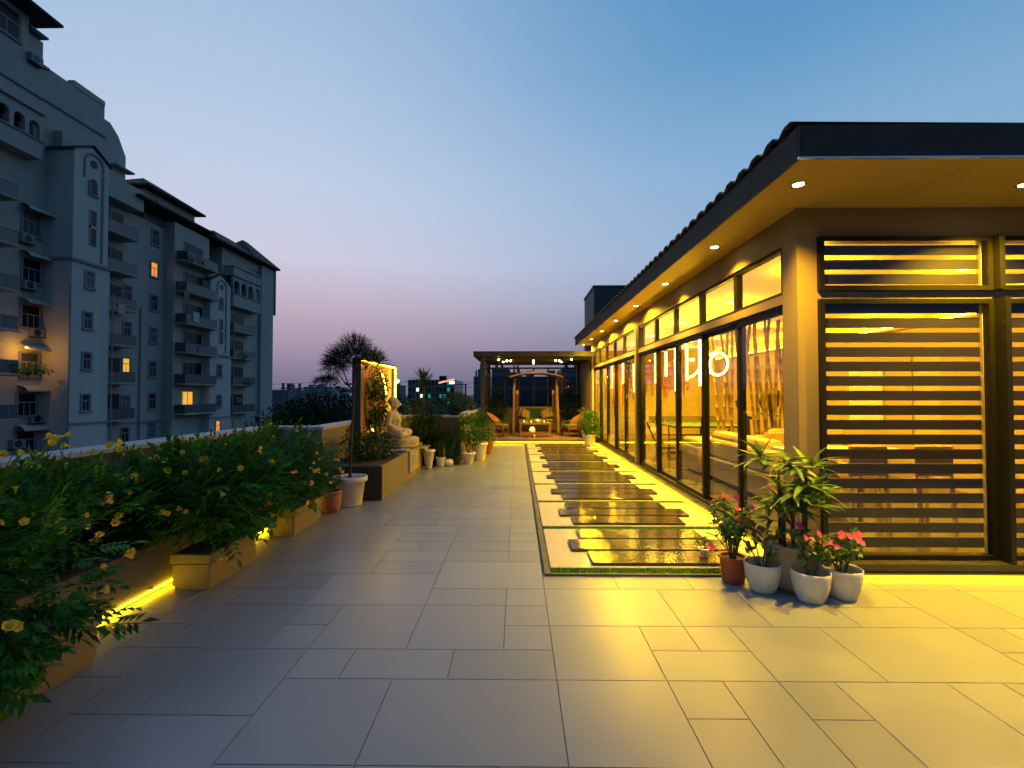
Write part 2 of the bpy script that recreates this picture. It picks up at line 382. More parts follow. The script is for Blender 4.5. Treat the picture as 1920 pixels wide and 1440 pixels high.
# ------------------------------------------------------------------ garden path of granite planks
PX0, PX1, PY0, PY1 = .235, 2.40, 4.06, 14.68
base = MB(); base.box(PX0, PX1, PY0, PY1, -.004, .004)
path = tag(base.build('garden_path', M_edge), kind='structure')
e_ = MB(); e_.box(PX0, PX0 + .05, PY0 + .002, PY1, .004, .022); e_.build('edging', M_edge, path)
e_ = MB(); e_.box(PX0 + .052, PX1, PY0, PY0 + .022, .004, .02); e_.build('edging', M_edge, path)
PER = 1.31; gy = PY0 + .03; k = 0
grass = MB(); pb = []
def blades(x0, x1, y0, y1, dens=7000):
    for _ in range(int((x1 - x0) * (y1 - y0) * dens)):
        x = rng.uniform(x0, x1); y = rng.uniform(y0, y1); h = rng.uniform(.02, .04); a = rng.uniform(0, 6.28); w = .0035
        dx, dy = math.cos(a) * w, math.sin(a) * w; lx, ly = rng.uniform(-.012, .012), rng.uniform(-.012, .012)
        grass.add([(x - dx, y - dy, .004), (x + dx, y + dy, .004), (x + lx, y + ly, .004 + h)], [(0, 1, 2)])
while gy < PY1 - .2:
    blades(PX0 + .055, PX1 - .02, gy, gy + .105, 16000 if k < 2 else 7000)
    gb = MB(); gb.box(PX0 + .055, PX1 - .02, gy, gy + .105, .004, .014); gb.build('turf', M_grass, path)
    a = gy + .11; b = min(gy + PER, PY1)
    if b - a > .3:
        mid = a + .62 * (b - a) if k == 0 else None
        t = MB(); t.box(PX0 + .06, PX1, a, b - .004, .004, .024); t.build('cream_tile', M_cream, path, bevel=.003)
        n3 = (b - a - .10) / 3
        for q in range(3):
            w0, w1 = ((.665, 1.97), (.535, 2.14), (.665, 1.97))[q]
            y0 = a + .045 + q * n3; y1 = y0 + n3 - .045
            j = rng.uniform(-.012, .012)
            s = MB(); s.box(w0 + j, w1 + j, y0, min(y1, PY1), .024, .052); s.build('granite_plank', M_granite, path, bevel=.004)
    gy += PER; k += 1
blades(PX0 + .004, PX0 + .05, PY0 + .05, PY1, 2500)
tag(grass.build('grass', M_grass, path), kind='stuff')
# ================================================================== GARDEN ROOM (glass pavilion on the right)
WX, WY = 2.47, 4.15          # outer faces of the side and front walls
Y2, XR = 15.45, 6.6           # far end, right end
room = thing('garden_room', 'single storey glazed garden room with deep lit eaves on the right of the terrace', 'building', (WX, WY, 0))
def rp(name, mat, *boxes, bevel=0):
    m = MB()
    for b in boxes: m.box(*b)
    return m.build(name, mat, room, world=True, bevel=bevel)
rp('plinth', M_granite, (2.425, XR, 4.045, Y2, 0, .045), (2.435, XR, 4.06, Y2, .045, .105), (2.415, XR, 4.02, Y2, .105, .128))
GX = 2.545   # glass plane side
# side wall: lintel, column, mid column, transom bar zone
SPL = [4.40, 5.37, 6.40, 7.46, 8.50, 9.57]; SPR = [9.95, 11.03, 12.12, 13.2, 14.3, 15.38]
rp('wall', M_wall, (WX, WX + .14, WY, Y2, 2.945, 3.208))
rp('wall', M_wall, (WX, WX + .16, WY, SPL[0] - .02, .128, 2.945))
rp('wall', M_wall, (WX + .002, WX + .14, SPL[-1] + .22, SPR[0] - .02, .128, 2.945))
rp('mullion', M_frame, (WX + .004, WX + .14, SPL[-1] + .02, SPL[-1] + .218, .128, 2.945))
rp('wall', M_wall, (WX + .004, WX + .14, SPL[0] - .02, SPL[-1] + .02, 2.40, 2.485), (WX + .004, WX + .14, SPR[0] - .02, Y2, 2.40, 2.485))
rp('wall', M_wall, (WX + .14, XR, WY + .001, WY + .15, 2.945, 3.208), (WX + .16, 2.645, WY, WY + .15, .128, 2.945), (2.645, XR, WY + .002, WY + .15, 2.395, 2.468))
rp('wall', M_wall, (5.78, XR, WY, WY + .15, .128, 2.395), (5.78, XR, WY, WY + .15, 2.468, 2.945))
rp('wall', M_inwall, (XR, XR + .15, WY, Y2 + .15, -.01, 3.2), (WX, XR, Y2, Y2 + .15, .0, 3.208))
rp('ceiling', M_ceil, (WX + .14, XR, WY + .15, Y2, 2.985, 3.06))
rp('interior_floor', M_woodf, (WX + .05, XR, WY + .05, Y2, .105, .122))
rp('skirting_board', M_inpanel, (WX + .15, XR - .002, Y2 - .02, Y2 - .001, .122, .25), (XR - .02, XR - .001, WY + .15, Y2 - .02, .122, .25))
rp('wall_panelling', M_inpanel, (XR - .03, XR - .001, 7.9, Y2 - .02, .25, 2.33))
rp('wall_panelling', M_inpanel, (XR - .03, XR - .001, 4.4, 6.3, .25, 2.1))
rp('door_leaf', M_inpanel, (XR - .045, XR - .002, 6.45, 7.35, .122, 2.15))
# eaves
EX, EY = 1.955, 3.24
def cuts(a, b, w):
    n = max(1, round((b - a) / w)); return [(a + (b - a) * i / n + .002, a + (b - a) * (i + 1) / n - .002) for i in range(n)]
for p, q in cuts(EX + .02, XR + .5, 1.22): rp('soffit_board', M_soffit, (p, q, EY + .02, WY - .003, 3.208, 3.222))
for p, q in cuts(WY, Y2 + .4, 1.22): rp('soffit_board', M_soffit, (EX + .02, WX - .003, p, q, 3.208, 3.222))
rp('soffit_frame', M_fascia, (EX + .03, XR + .4, EY + .03, WY + .1, 3.2225, 3.24), (EX + .03, WX + .1, WY + .1, Y2 + .35, 3.2225, 3.24))
for p, q in cuts(EX, XR + .5, 1.85): rp('fascia_panel', M_fascia, (p, q, EY, EY + .02, 3.205, 3.43))
for p, q in cuts(EY + .021, Y2 + .4, 1.85): rp('fascia_panel', M_fascia, (EX, EX + .02, p, q, 3.205, 3.43))
rp('drip_edge', M_chrome, (EX - .006, XR + .5, EY - .006, EY + .012, 3.192, 3.205))
rp('drip_edge', M_fascia, (EX - .006, EX + .012, EY + .012, Y2 + .4, 3.192, 3.205))
rf = MB(); ys = []
y = EY + .03
while y < Y2 + .45: ys.append(y); y += .025
for x0, x1, z0 in ((EX - .03, XR + .5, 3.435),):
    vs = []
    for y in ys:
        ph = (y / .23) % 1.0; h = .05 if .30 < ph < .70 else (.05 * ph / .30 if ph <= .30 else .05 * (1 - ph) / .30)
        vs += [(x0, y, z0 + h), (x1, y, z0 + h - .06), (x0, y, z0 + h - .008), (x1, y, z0 + h - .07)]
    fs = []
    for i in range(len(ys) - 1):
        a = 4 * i; b = a + 4
        fs += [(a, b, b + 1, a + 1), (a + 2, a + 3, b + 3, b + 2), (a, a + 2, b + 2, b)]
    rf.add(vs, fs)
rf.build('roof', M_roof, room, world=True)
rp('roof_edge_strip', M_fascia, (EX + .02, XR + .5, EY + .021, Y2 + .4, 3.38, 3.432))
# side transoms and sliding doors
def frame_x(m, x0, x1, y0, y1, z0, z1, t):   # a frame in the plane of constant x
    m.box(x0, x1, y0, y0 + t, z0, z1); m.box(x0, x1, y1 - t, y1, z0, z1)
    m.box(x0 + .001, x1 - .001, y0 + t, y1 - t, z0, z0 + t); m.box(x0 + .001, x1 - .001, y0 + t, y1 - t, z1 - t, z1)
for si, S in enumerate((SPL, SPR)):
    m = MB(); m.box(2.475, 2.66, S[0] - .018, S[-1] + .018, .1285, .155); m.box(2.50, 2.66, S[0] - .016, S[-1] + .016, 2.37, 2.399)
    m.build('door_track', M_frame, room, world=True)
    for i in range(5):
        a, b = S[i], S[i + 1]
        t = MB(); frame_x(t, 2.49, 2.56, a + .004, b - .004, 2.487, 2.943, .032)
        w = t.build('transom_window', M_frame, room, world=True)
        p = MB(); p.box(2.522, 2.528, a + .036, b - .036, 2.519, 2.911); p.build('pane', M_glass, w, world=True)
        off = (.0, .045)[i % 2]
        t = MB(); frame_x(t, 2.51 + off, 2.55 + off, a - (.02 if i else -.005), b + (.02 if i < 4 else -.005), .156, 2.369, .05)
        d = t.build('sliding_door', M_frame, room, world=True)
        p = MB(); p.box(2.527 + off, 2.533 + off, a + .032, b - .032, .206, 2.319); p.build('pane', M_glass, d, world=True)
        h = MB(); h.box(2.495 + off, 2.51 + off, a + .0, a + .018, 1.0, 1.25); h.build('handle', M_black, d, world=True)
# front louvred windows: glass outside, timber slats just behind
def frame_y(m, y0, y1, x0, x1, z0, z1, t):
    m.box(x0, x0 + t, y0, y1, z0, z1); m.box(x1 - t, x1, y0, y1, z0, z1)
    m.box(x0 + t, x1 - t, y0 + .001, y1 - .001, z0, z0 + t); m.box(x0 + t, x1 - t, y0 + .001, y1 - .001, z1 - t, z1)
sl = None
for wi, (a, b) in enumerate(((2.648, 4.15), (4.20, 5.775))):
    for z0, z1, top in ((.129, 2.394, 2.30), (2.469, 2.944, 2.89)):
        t = MB(); frame_y(t, 4.115, 4.21, a, b, z0, z1, .042)
        w = t.build('louvre_window', M_frame, room, world=True)
        p = MB(); p.box(a + .043, b - .043, 4.128, 4.133, z0 + .043, z1 - .043); p.build('pane', M_glass, w, world=True)
        z = z1 - .075 - (.03 if z0 > 1 else 0)
        while z > z0 + .10:
            s = MB(); s.box(a + .05, b - .07, -.007, .007, -.043, .043)
            o = s.build('slat', M_slatw, w); ww = wloc(w)
            o.location = Vector((0, 4.185, z)) - ww; o.rotation_euler = (R(rng.uniform(-2, 1)), 0, 0)
            z -= .1285
        s = MB(); s.box(b - .064, b - .058, 4.16, 4.205, z0 + .045, z1 - .045); s.build('slat_carrier', M_inpanel, w, world=True)
    m = MB(); m.box(b + .003, b + .047, 4.02, 4.21, .131, 2.392); m.box(b + .003, b + .047, 4.06, 4.21, 2.471, 2.942); m.build('mullion', M_frame, room, world=True)
# ------------------------------------------------------------------ LED strips
def led(name, label, boxes, mat=E_led, group=None):
    m = MB()
    for b in boxes: m.box(*b)
    o = m.build(name, mat); tag(o, label, 'light strip', group); return o
led('led_strip', 'yellow light strip glowing along the foot of the sliding doors beside the path', [(2.402, 2.424, 4.35, 14.6, .026, .046)])
led('led_strip', 'yellow light strip under the ledge of the louvred windows', [(2.72, XR, 4.024, 4.043, .012, .024)])
# ------------------------------------------------------------------ eave downlights
def downlight(x, y, z, label, power, ang=124, group='recessed downlights in the eaves', r=.04, lens=E_spot, aim=None, color=SPOTC):
    t = thing('downlight', label, 'ceiling light', (x, y, z), group)
    m = MB(); m.lathe([(r, -.001), (r + .016, -.006), (r + .018, .002)], 18); m.build('trim_ring', M_chrome, t)
    m = MB(); m.lathe([(.001, -.004), (r, -.003)], 18); m.build('lens', lens, t)
    spot((0, 0, -.02), power, ang, parent=t, color=color, r=.14 if group.startswith('indoor') else .035); return t
SIDE_P, FRONT_P, IN_P = 260.0, 1350.0, 460.0
ys = [3.68, 5.25, 7.0, 8.75, 10.5, 12.25, 14.0, 15.6]
for i, y in enumerate(ys):
    lab = 'downlight in the corner of the eaves, above the potted palm' if i == 0 else '%s downlight from the front corner along the side eave' % ORD[i]
    downlight(2.21, y, 3.208, lab, 620.0 if i == 0 else SIDE_P * (1.3 if i == 1 else 2.2 if i < 4 else 3.2), 124 if i < 3 else 166)
downlight(3.99, 3.70, 3.208, 'downlight in the front eave above the louvred windows', FRONT_P)
downlight(5.80, 3.70, 3.208, 'downlight in the front eave out past the second louvred window', FRONT_P)
# ------------------------------------------------------------------ inside the room
E_cove = em('cove_light_glow', YEL, 60.0)
ins = [(3.3, 5.2), (3.3, 7.3), (3.3, 9.4), (3.3, 11.5), (3.3, 13.6), (5.1, 5.4), (5.1, 7.6), (5.1, 9.8), (5.1, 12.0), (5.1, 14.2)]
for i, (x, y) in enumerate(ins):
    row = 'near the glass doors' if x < 4 else 'along the middle of the room'
    downlight(x, y, 2.984, '%s indoor ceiling light %s, counted from the louvred end' % (ORD[i % 5], row), IN_P * (2.0 if y < 5.5 else 1), 120 if y < 5.5 else 150, 'indoor ceiling lights', .045, color=YEL)
    plight((x, y, 2.78), 60 if y < 6 else 40, YEL, .12)  # extra point glow added below each downlight to brighten the ceiling
for i, y in enumerate((6.2, 9.0, 11.8, 14.2)):
    m = MB(); m.box(-.02, .02, -1.2, 1.2, -.012, .012)
    t = m.build('cove_light', E_cove, loc=(XR - .09, y, 2.72))
    tag(t, '%s wall washing cove light high on the right-hand wall inside, counted from the louvred end' % ORD[i], 'light strip', 'cove lights inside')
    m = MB(); m.box(XR - .12, XR - .001, y - 1.3, y + 1.3, 2.66, 2.70); tag(m.build('cove_shelf', M_inwall, room, world=True))
tb = [(7.74, 1.70, 2.48), (8.34, 1.80, 2.45), (8.92, 1.62, 2.50), (9.5, 1.92, 2.42), (10.2, 1.80, 2.46), (12.1, 1.62, 2.35), (13.35, 1.86, 2.48), (14.9, 1.75, 2.60)]
for i, (y, z0, z1) in enumerate(tb):
    t = thing('tube_pendant', '%s glowing vertical tube pendant from the louvred end, inside the glass doors' % ORD[i], 'pendant light', (3.0, y, 2.984), 'tube pendants inside')
    m = MB(); m.tube([(0, 0, z1 - 2.984), (0, 0, z0 - 2.984)], .022, 10); m.build('tube', E_tube, t)
    plight((.06, 0, (z0 + z1) / 2 - 2.984), 55, YEL, .06, t)
    m = MB(); m.tube([(0, 0, 0), (0, 0, z1 - 2.984)], .003, 5); m.build('cord', M_black, t)
    m = MB(); m.tube([(0, 0, z1 - 2.984 + .05), (0, 0, z1 - 2.984)], .026, 10); m.build('cap', M_black, t)
t = thing('neon_light', 'white glowing ring and curl light hanging behind the second glass door', 'wall light', (3.35, 8.6, 2.0), None)
m = MB(); m.tube([(.30 + .19 * math.cos(a * .2618), 0, .12 + .21 * math.sin(a * .2618)) for a in range(-9, 10)] , .020, 8); m.build('ring', E_tube, t)
m = MB(); m.tube([(.30 - .13 * math.cos(a * .2618), .01, .10 + .19 * math.sin(a * .2618)) for a in range(-5, 7)] , .020, 8); m.build('inner_arc', E_tube, t)
m = MB(); m.tube([(-.21, 0, -.13), (-.14, 0, -.10), (-.07, 0, -.04), (-.02, 0, .06), (0, 0, .20), (.05, 0, .22), (.12, 0, .21)], .020, 8); m.build('curl', E_tube, t)
m = MB(); m.tube([(-.19, 0, .19), (-.12, 0, .19)], .028, 8); m.build('dash', E_tube, t)
m = MB(); m.tube([(0, .0, .2), (0, 0, .984)], .003, 5); m.tube([(.3, .0, .33), (.3, 0, .984)], .003, 5); m.build('cord', M_black, t)
# hanging orange slats on the far wall
t = thing('slat_wall_hanging', 'orange wooden slats of uneven length hanging on the far wall inside', 'wall decoration', (4.9, Y2 - .06, 2.98))
for i in range(30):
    x = -1.25 + i * .066; ln = .65 + .55 * abs(math.sin(i * .9)) + rng.uniform(0, .75) * (.6 if i % 3 else 1)
    m = MB(); m.box(-.02, .02, -.03, .01, -ln, 0); m.build('slat', M_orange, t, loc=(x, 0, 0))
t = thing('slat_wall_hanging', 'smaller cluster of orange hanging slats seen through the far glass doors', 'wall decoration', (3.35, Y2 - .06, 2.98))
for i in range(10):
    m = MB(); m.box(-.02, .02, -.03, .01, -(.8 + rng.uniform(0, 1.1)), 0); m.build('slat', M_orange, t, loc=(-.33 + i * .07, 0, 0))
# bamboo screen
t = thing('bamboo_screen', 'screen of leaning bamboo poles behind the sofa inside', 'room divider', (4.5, 9.0, .122))
H = 2.86
for i, (xb, xt) in enumerate([(-.62, -.80), (-.58, -.42), (-.30, -.60), (-.45, -.38), (-.25, .0), (-.10, -.30), (.05, -.18), (.12, .05), (.18, .30), (.30, .02), (.36, .50), (.50, .22), (.46, .66), (.70, .52), (.66, .84), (.88, .74), (.98, .90)]):
    m = MB(); pts = []; rad = []
    y0 = rng.uniform(-.08, .08); r0 = rng.uniform(.022, .032)
    for j in range(13):
        z = H * j / 12; x = xb + (xt - xb) * j / 12
        for dz, rr in ((-.006, 1.0), (0, 1.16), (.006, 1.0)):
            if 0 < j < 12: pts.append((x + (xt - xb) * dz / H, y0 + .05 * j / 12, z + dz)); rad.append(r0 * rr)
            elif dz == 0: pts.append((x, y0, z)); rad.append(r0)
    m.tube(pts, rad, 8); m.build('pole', M_bamboo, t, smooth=True)
# table tennis table
t = thing('table_tennis_table', 'table tennis table with net behind the glass doors', 'table', (4.1, 11.5, .122))
m = MB(); m.box(-.76, .76, -1.37, -.006, .73, .76); m.build('half_top', M_pong, t); m = MB(); m.box(-.76, .76, .006, 1.37, .73, .76); m.build('half_top', M_pong, t)
m = MB(); m.box(-.76, .76, -1.37, -1.35, .76, .762); m.box(-.76, -.74, -1.35, 1.35, .76, .762); m.box(.74, .76, -1.35, 1.35, .76, .762); m.box(-.76, .76, 1.35, 1.37, .76, .762); m.build('edge_line', M_white, t)
m = MB(); m.box(-.9, .9, -.004, .004, .765, .905); m.build('net', pm('net_mesh', (.16, .13, .07), .8), t)
for sy in (-1, 1):
    m = MB(); m.bar((-.7, sy * .9, .73), (-.55, sy * .45, .06), .03, .03); m.bar((.7, sy * .9, .73), (.55, sy * .45, .06), .03, .03); m.bar((-.55, sy * .45, .08), (.55, sy * .45, .08), .04, .04); m.bar((-.7, sy * 1.2, .72), (.7, sy * 1.2, .72), .03, .04); m.bar((-.6, sy * .6, .4), (.6, sy * .6, .4), .03, .03); m.build('leg_frame', M_black, t)
    for sx in (-1, 1):
        m = MB(); m.tube([(sx * .56 - .018, sy * .45, .06), (sx * .56 + .018, sy * .45, .06)], .06, 14); m.build('wheel', M_chrome, t)
# sofas
def sofa(name, label, loc, rz, ln, dep=.92):
    t = thing(name, label, 'sofa', loc, 'tan sofas', rz)
    m = MB(); m.box(-ln / 2, ln / 2, -dep / 2, dep / 2, .06, .40); m.build('base', M_sofa, t, bevel=.03)
    m = MB(); m.box(-ln / 2, ln / 2, dep / 2 - .24, dep / 2 - .005, .401, .70); m.build('backrest', M_sofa, t, bevel=.05)
    for sx in (-1, 1):
        m = MB(); m.box(sx * (ln / 2 - .22), sx * (ln / 2 - .002), -dep / 2 + .01, dep / 2 - .25, .401, .58); m.build('arm', M_sofa, t, bevel=.05)
    n = max(1, round((ln - .45) / .75)); w = (ln - .46) / n
    for i in range(n):
        x = -ln / 2 + .23 + w * (i + .5)
        m = MB(); m.box(x - w / 2 + .006, x + w / 2 - .006, -dep / 2 + .02, dep / 2 - .25, .402, .52); m.build('seat_cushion', M_sofa, t, bevel=.04)
        m = MB(); m.box(x - w / 2 + .01, x + w / 2 - .01, dep / 2 - .34, dep / 2 - .06, .53, .82); m.build('back_cushion', M_sofa, t, bevel=.07)
    for sx in (-1, 1):
        for sy in (-1, 1):
            m = MB(); m.tube([(sx * (ln / 2 - .1), sy * (dep / 2 - .1), 0), (sx * (ln / 2 - .1), sy * (dep / 2 - .1), .06)], .025, 8); m.build('leg', M_black, t)
sofa('sofa', 'tan sofa with its back to the glass doors', (3.70, 7.2, .122), R(90), 2.2)
sofa('sofa', 'tan sofa facing the louvred windows, in front of the bamboo screen', (5.15, 8.2, .122), R(0), 1.75)
t = thing('ottoman', 'square tan ottoman in the corner between the sofas', 'seat', (3.62, 8.85, .122))
m = MB(); m.box(-.40, .40, -.40, .40, .03, .50); m.build('base', M_sofa, t, bevel=.03); m = MB(); m.box(-.39, .39, -.39, .39, .501, .62); m.build('cushion', M_sofa, t, bevel=.05)
# exercise machine
t = thing('exercise_bike', 'black exercise bike behind the bamboo screen', 'exercise bike', (5.65, 10.9, .122))
m = MB(); m.bar((-.5, 0, .05), (.5, 0, .05), .08, .08); m.bar((-.5, -.25, .03), (-.5, .25, .03), .06, .05); m.bar((.5, -.25, .03), (.5, .25, .03), .06, .05); m.bar((.35, 0, .08), (.2, 0, 1.15), .08, .1); m.bar((-.3, 0, .08), (-.35, 0, .85), .07, .08); m.build('frame', M_black, t)
m = MB(); m.tube([(.25, -.07, .4), (.25, .07, .4)], .27, 18); m.build('flywheel_case', M_black, t)
m = MB(); m.prism([(.05, 1.1), (.30, 1.15), (.32, 1.52), (.16, 1.58), (-.02, 1.3)], -.17, .17, 'y'); m.build('console', M_black, t, bevel=.02)
m = MB(); m.tube([(.2, -.28, .95), (.02, -.28, 1.0), (.0, -.26, 1.2)], .018, 6); m.tube([(.2, .28, .95), (.02, .28, 1.0), (.0, .26, 1.2)], .018, 6); m.tube([(.2, -.28, .95), (.2, .28, .95)], .018, 6); m.build('handlebar', M_black, t)
m = MB(); m.prism([(-.5, .85), (-.22, .87), (-.18, .92), (-.5, .96)], -.13, .13, 'y'); m.build('saddle', M_black, t, bevel=.02)
m = MB(); m.bar((-.42, 0, .9), (-.55, 0, 1.3), .3, .06); m.build('backrest', M_black, t, bevel=.02)
# dining table and chairs behind the louvres
t = thing('dining_table', 'pale dining table behind the louvred windows', 'table', (4.15, 6.0, .122))
m = MB(); m.box(-.75, .75, -.42, .42, .70, .74); m.build('top', M_white, t, bevel=.008)
for sx in (-1, 1):
    for sy in (-1, 1):
        m = MB(); m.box(sx * .68 - .025, sx * .68 + .025, sy * .36 - .025, sy * .36 + .025, 0, .70); m.build('leg', M_inpanel, t)
ch = thing('dining_chair', 'pale dining chair at the near left of the indoor table', 'chair', (3.8, 5.35, .122), 'dining chairs')
m = MB(); m.box(-.21, .21, -.21, .21, .42, .46); m.build('seat', M_sofa, ch, bevel=.015)
m = MB(); m.box(-.21, .21, -.215, -.185, .55, .88); m.build('backrest', M_sofa, ch, bevel=.012)
for sx in (-1, 1):
    m = MB(); m.bar((sx * .19, .19, .42), (sx * .2, .21, 0), .03, .03); m.build('leg', M_inpanel, ch)
    m = MB(); m.bar((sx * .19, -.2, .56), (sx * .2, -.24, 0), .03, .03); m.build('leg', M_inpanel, ch)
for x, y, rz, lab in ((4.5, 5.35, 0, 'pale dining chair at the near right of the indoor table'), (3.8, 6.68, R(180), 'pale dining chair at the far left of the indoor table'), (4.5, 6.68, R(180), 'pale dining chair at the far right of the indoor table')):
    c = copy_tree(ch); c.location = (x, y, .122); c.rotation_euler = (0, 0, rz); c['label'] = lab
t = thing('wall_picture', 'pale framed panel on the indoor wall seen through the louvres', 'picture', (XR - .02, 8.9, 1.55))
m = MB(); m.box(-.045, -.012, -.42, .42, -.55, .55); m.build('panel', M_white, t)
# stair block beyond the roof
t = thing('stair_block', 'dark rooftop stair block rising behind the eaves', 'building', (2.62, 16.0, 0))
m = MB(); m.box(0, 3.4, 0, 2.25, 0, 5.22); m.build('wall', M_block, t)
m = MB(); m.box(-.03, 3.43, -.03, 2.28, 5.22, 5.28); m.build('coping', M_block, t)
for i in range(8):
    m = MB(); m.bar((-.06, .1, 2.95 + i * .09), (-.06, 1.9, 2.95 + i * .09), .05, .035); m.build('louvre_slat', M_block, t)
m = MB(); m.box(2.47, 2.62, 15.9, 18.75, 0, 2.95); t2 = tag(m.build('side_wall', M_wall), 'beige wall closing the right side of the pergola', 'wall')
# ================================================================== PARAPETS
ZP = 1.075
def parapet(label, segs, caps, mat=M_parapet):
    t = thing('parapet_wall', label, 'wall', (segs[0][0], segs[0][2], 0))
    m = MB()
    for s in segs: m.box(*s)
    m.build('wall', mat, t, world=True)
    for c in caps:
        m = MB(); m.box(*c); m.build('coping', M_cap, t, world=True, bevel=.006)
    return t
Zt = ZP - .05
parapet('long dark parapet with pale coping behind the flowering shrubs', [(-3.95, -3.72, -3, 7.22, -1.2, Zt)], [(-3.99, -3.69, -3, 6.985, Zt, ZP)])
parapet('short return of the parapet with pale coping beside the tall potted tree', [(-3.72, -2.92, 7.0, 7.22, -1.2, Zt), (-3.12, -2.92, 7.22, 10.8, -1.2, Zt)], [(-3.99, -2.90, 6.985, 7.25, Zt, ZP), (-3.15, -2.90, 7.25, 10.78, Zt, ZP)], M_olive)
parapet('dark parapet block with pale coping behind the reeds and small pots', [(-3.12, -1.30, 10.80, 11.0, -1.2, Zt), (-1.50, -1.30, 11.0, 18.8, -1.2, Zt)], [(-3.15, -1.27, 10.78, 11.03, Zt, ZP), (-1.53, -1.27, 11.03, 15.0, Zt, ZP)])
# raised bed behind the planters
t = thing('raised_bed', 'long dark raised bed with the light strip at its foot', 'planting bed', (-2.86, -1.5, 0))
m = MB(); m.box(-3.0, -2.86, -1.5, 6.3, .0, .38); m.box(-3.72, -2.86, 6.16, 6.3, .0, .379); m.build('wall', M_parapet, t, world=True, bevel=.008)
m = MB(); m.box(-3.71, -3.0, -1.5, 6.16, 0, .33); m.build('soil', M_soil, t, world=True)
E_ledt = em('thin_led_strip_light', LEDC, 42.0)
led('led_strip', 'yellow light strip at the foot of the raised bed between the planter boxes', [(-2.858, -2.846, -1.2, 6.15, .022, .032)], E_ledt)
# planter boxes
BOX = ['planter box nearest the camera, under the largest flowering shrub', 'second planter box, its end lit yellow beside the light strip', 'third planter box under the far flowering shrub']
boxes = []
for i, (y0, y1) in enumerate(((1.75, 2.74), (3.74, 4.40), (5.16, 5.86))):
    t = thing('planter_box', 'beige ' + BOX[i], 'planter', (-2.6, y0, 0), 'beige planter boxes along the raised bed')
    m = MB(); a, b = -.15, .15; ln = y1 - y0
    m.box(a + .012, b - .012, .012, ln - .012, 0, .03); m.box(a, b, 0, ln, .03, .205); m.box(a - .012, b + .012, -.012, ln + .012, .212, .285); m.box(a + .006, b - .006, .006, ln - .006, .203, .214)
    m.build('box', M_box, t, bevel=.005)
    m = MB(); m.box(a + .02, b - .02, .02, ln - .02, .284, .288); m.build('soil', M_soil, t)
# ================================================================== FOLIAGE HELPERS
def rdir():
    z = rng.uniform(-1, 1); a = rng.uniform(0, 6.283); r = math.sqrt(1 - z * z); return Vector((r * math.cos(a), r * math.sin(a), z))
def blob_pt(b, lo=.55):
    c, r = b; d = rdir(); k = rng.uniform(lo ** 3, 1) ** (1 / 3)
    return Vector((c[0] + d.x * r[0] * k, c[1] + d.y * r[1] * k, c[2] + d.z * r[2] * k)), d
def pick(bl):
    w = [b[1][0] * b[1][1] * b[1][2] for b in bl]; x = rng.uniform(0, sum(w))
    for b, q in zip(bl, w):
        x -= q
        if x <= 0: return b
    return bl[-1]
def leafy(mb, blobs, n, ln, wd, droop=.3, lo=.5, upb=.3, seg=2, zmin=.03):
    for _ in range(n):
        p, d = blob_pt(pick(blobs), lo)
        if p.z < zmin: continue
        v = (d + rdir() * .8 + Vector((0, 0, upb))).normalized(); s = rng.uniform(.7, 1.25)
        mb.leaf(p, v, rdir() * .5 + Vector((0, 0, 1)), ln * s, wd * s, droop, .25, seg)
def spray_into(mb, p, d, s, nl=9):
    d = d.normalized(); up = (Vector((0, 0, 1)) + rdir() * .35); sd = d.cross(up).normalized(); ll = .062 * s
    for k in range(nl):
        if k == nl - 1: mb.leaf(p + d * .125 * s - Vector((0, 0, .02 * s)), d, up, ll * 1.3, ll * .42, .25, .2, 2); continue
        t = (k // 2 + 1) / ((nl + 1) // 2); sg = 1 if k % 2 else -1
        mb.leaf(p + d * .125 * s * t - Vector((0, 0, .02 * s * t * t)), d * .55 + sd * sg, up, ll, ll * .40, .3, .2, 2)
SPRAY = []
for i in range(4):
    m = MB(); spray_into(m, Vector((0, 0, 0)), Vector((1, 0, .1)), 1.0, (9, 7, 9, 11)[i]); m.tube([(0, 0, 0), (.07, 0, .0), (.125, 0, -.02)], .0018, 4)
    me = m.mesh('leaf'); me.materials.append(M_leafl); SPRAY.append(me)
def trumpet():
    m = MB(); n = 10; vs = []
    for z, r in ((0, .004), (.018, .006), (.034, .012), (.046, .018)):
        vs += [(z, r * math.cos(2 * math.pi * j / n), r * math.sin(2 * math.pi * j / n)) for j in range(n)]
    vs += [(.052 if j % 2 else .055, (.029 if j % 2 == 0 else .025) * math.cos(2 * math.pi * j / n), (.029 if j % 2 == 0 else .025) * math.sin(2 * math.pi * j / n)) for j in range(n)]
    fs = [(i * n + j, i * n + (j + 1) % n, (i + 1) * n + (j + 1) % n, (i + 1) * n + j) for i in range(4) for j in range(n)]
    m.add(vs, fs); me = m.mesh('flower', True); me.materials.append(M_yfl); return me
TRUMP = trumpet()
def q_to(d, roll=None):
    q = Vector((1, 0, 0)).rotation_difference(Vector(d).normalized())
    return q @ Quaternion((1, 0, 0), rng.uniform(0, 6.28) if roll is None else roll)
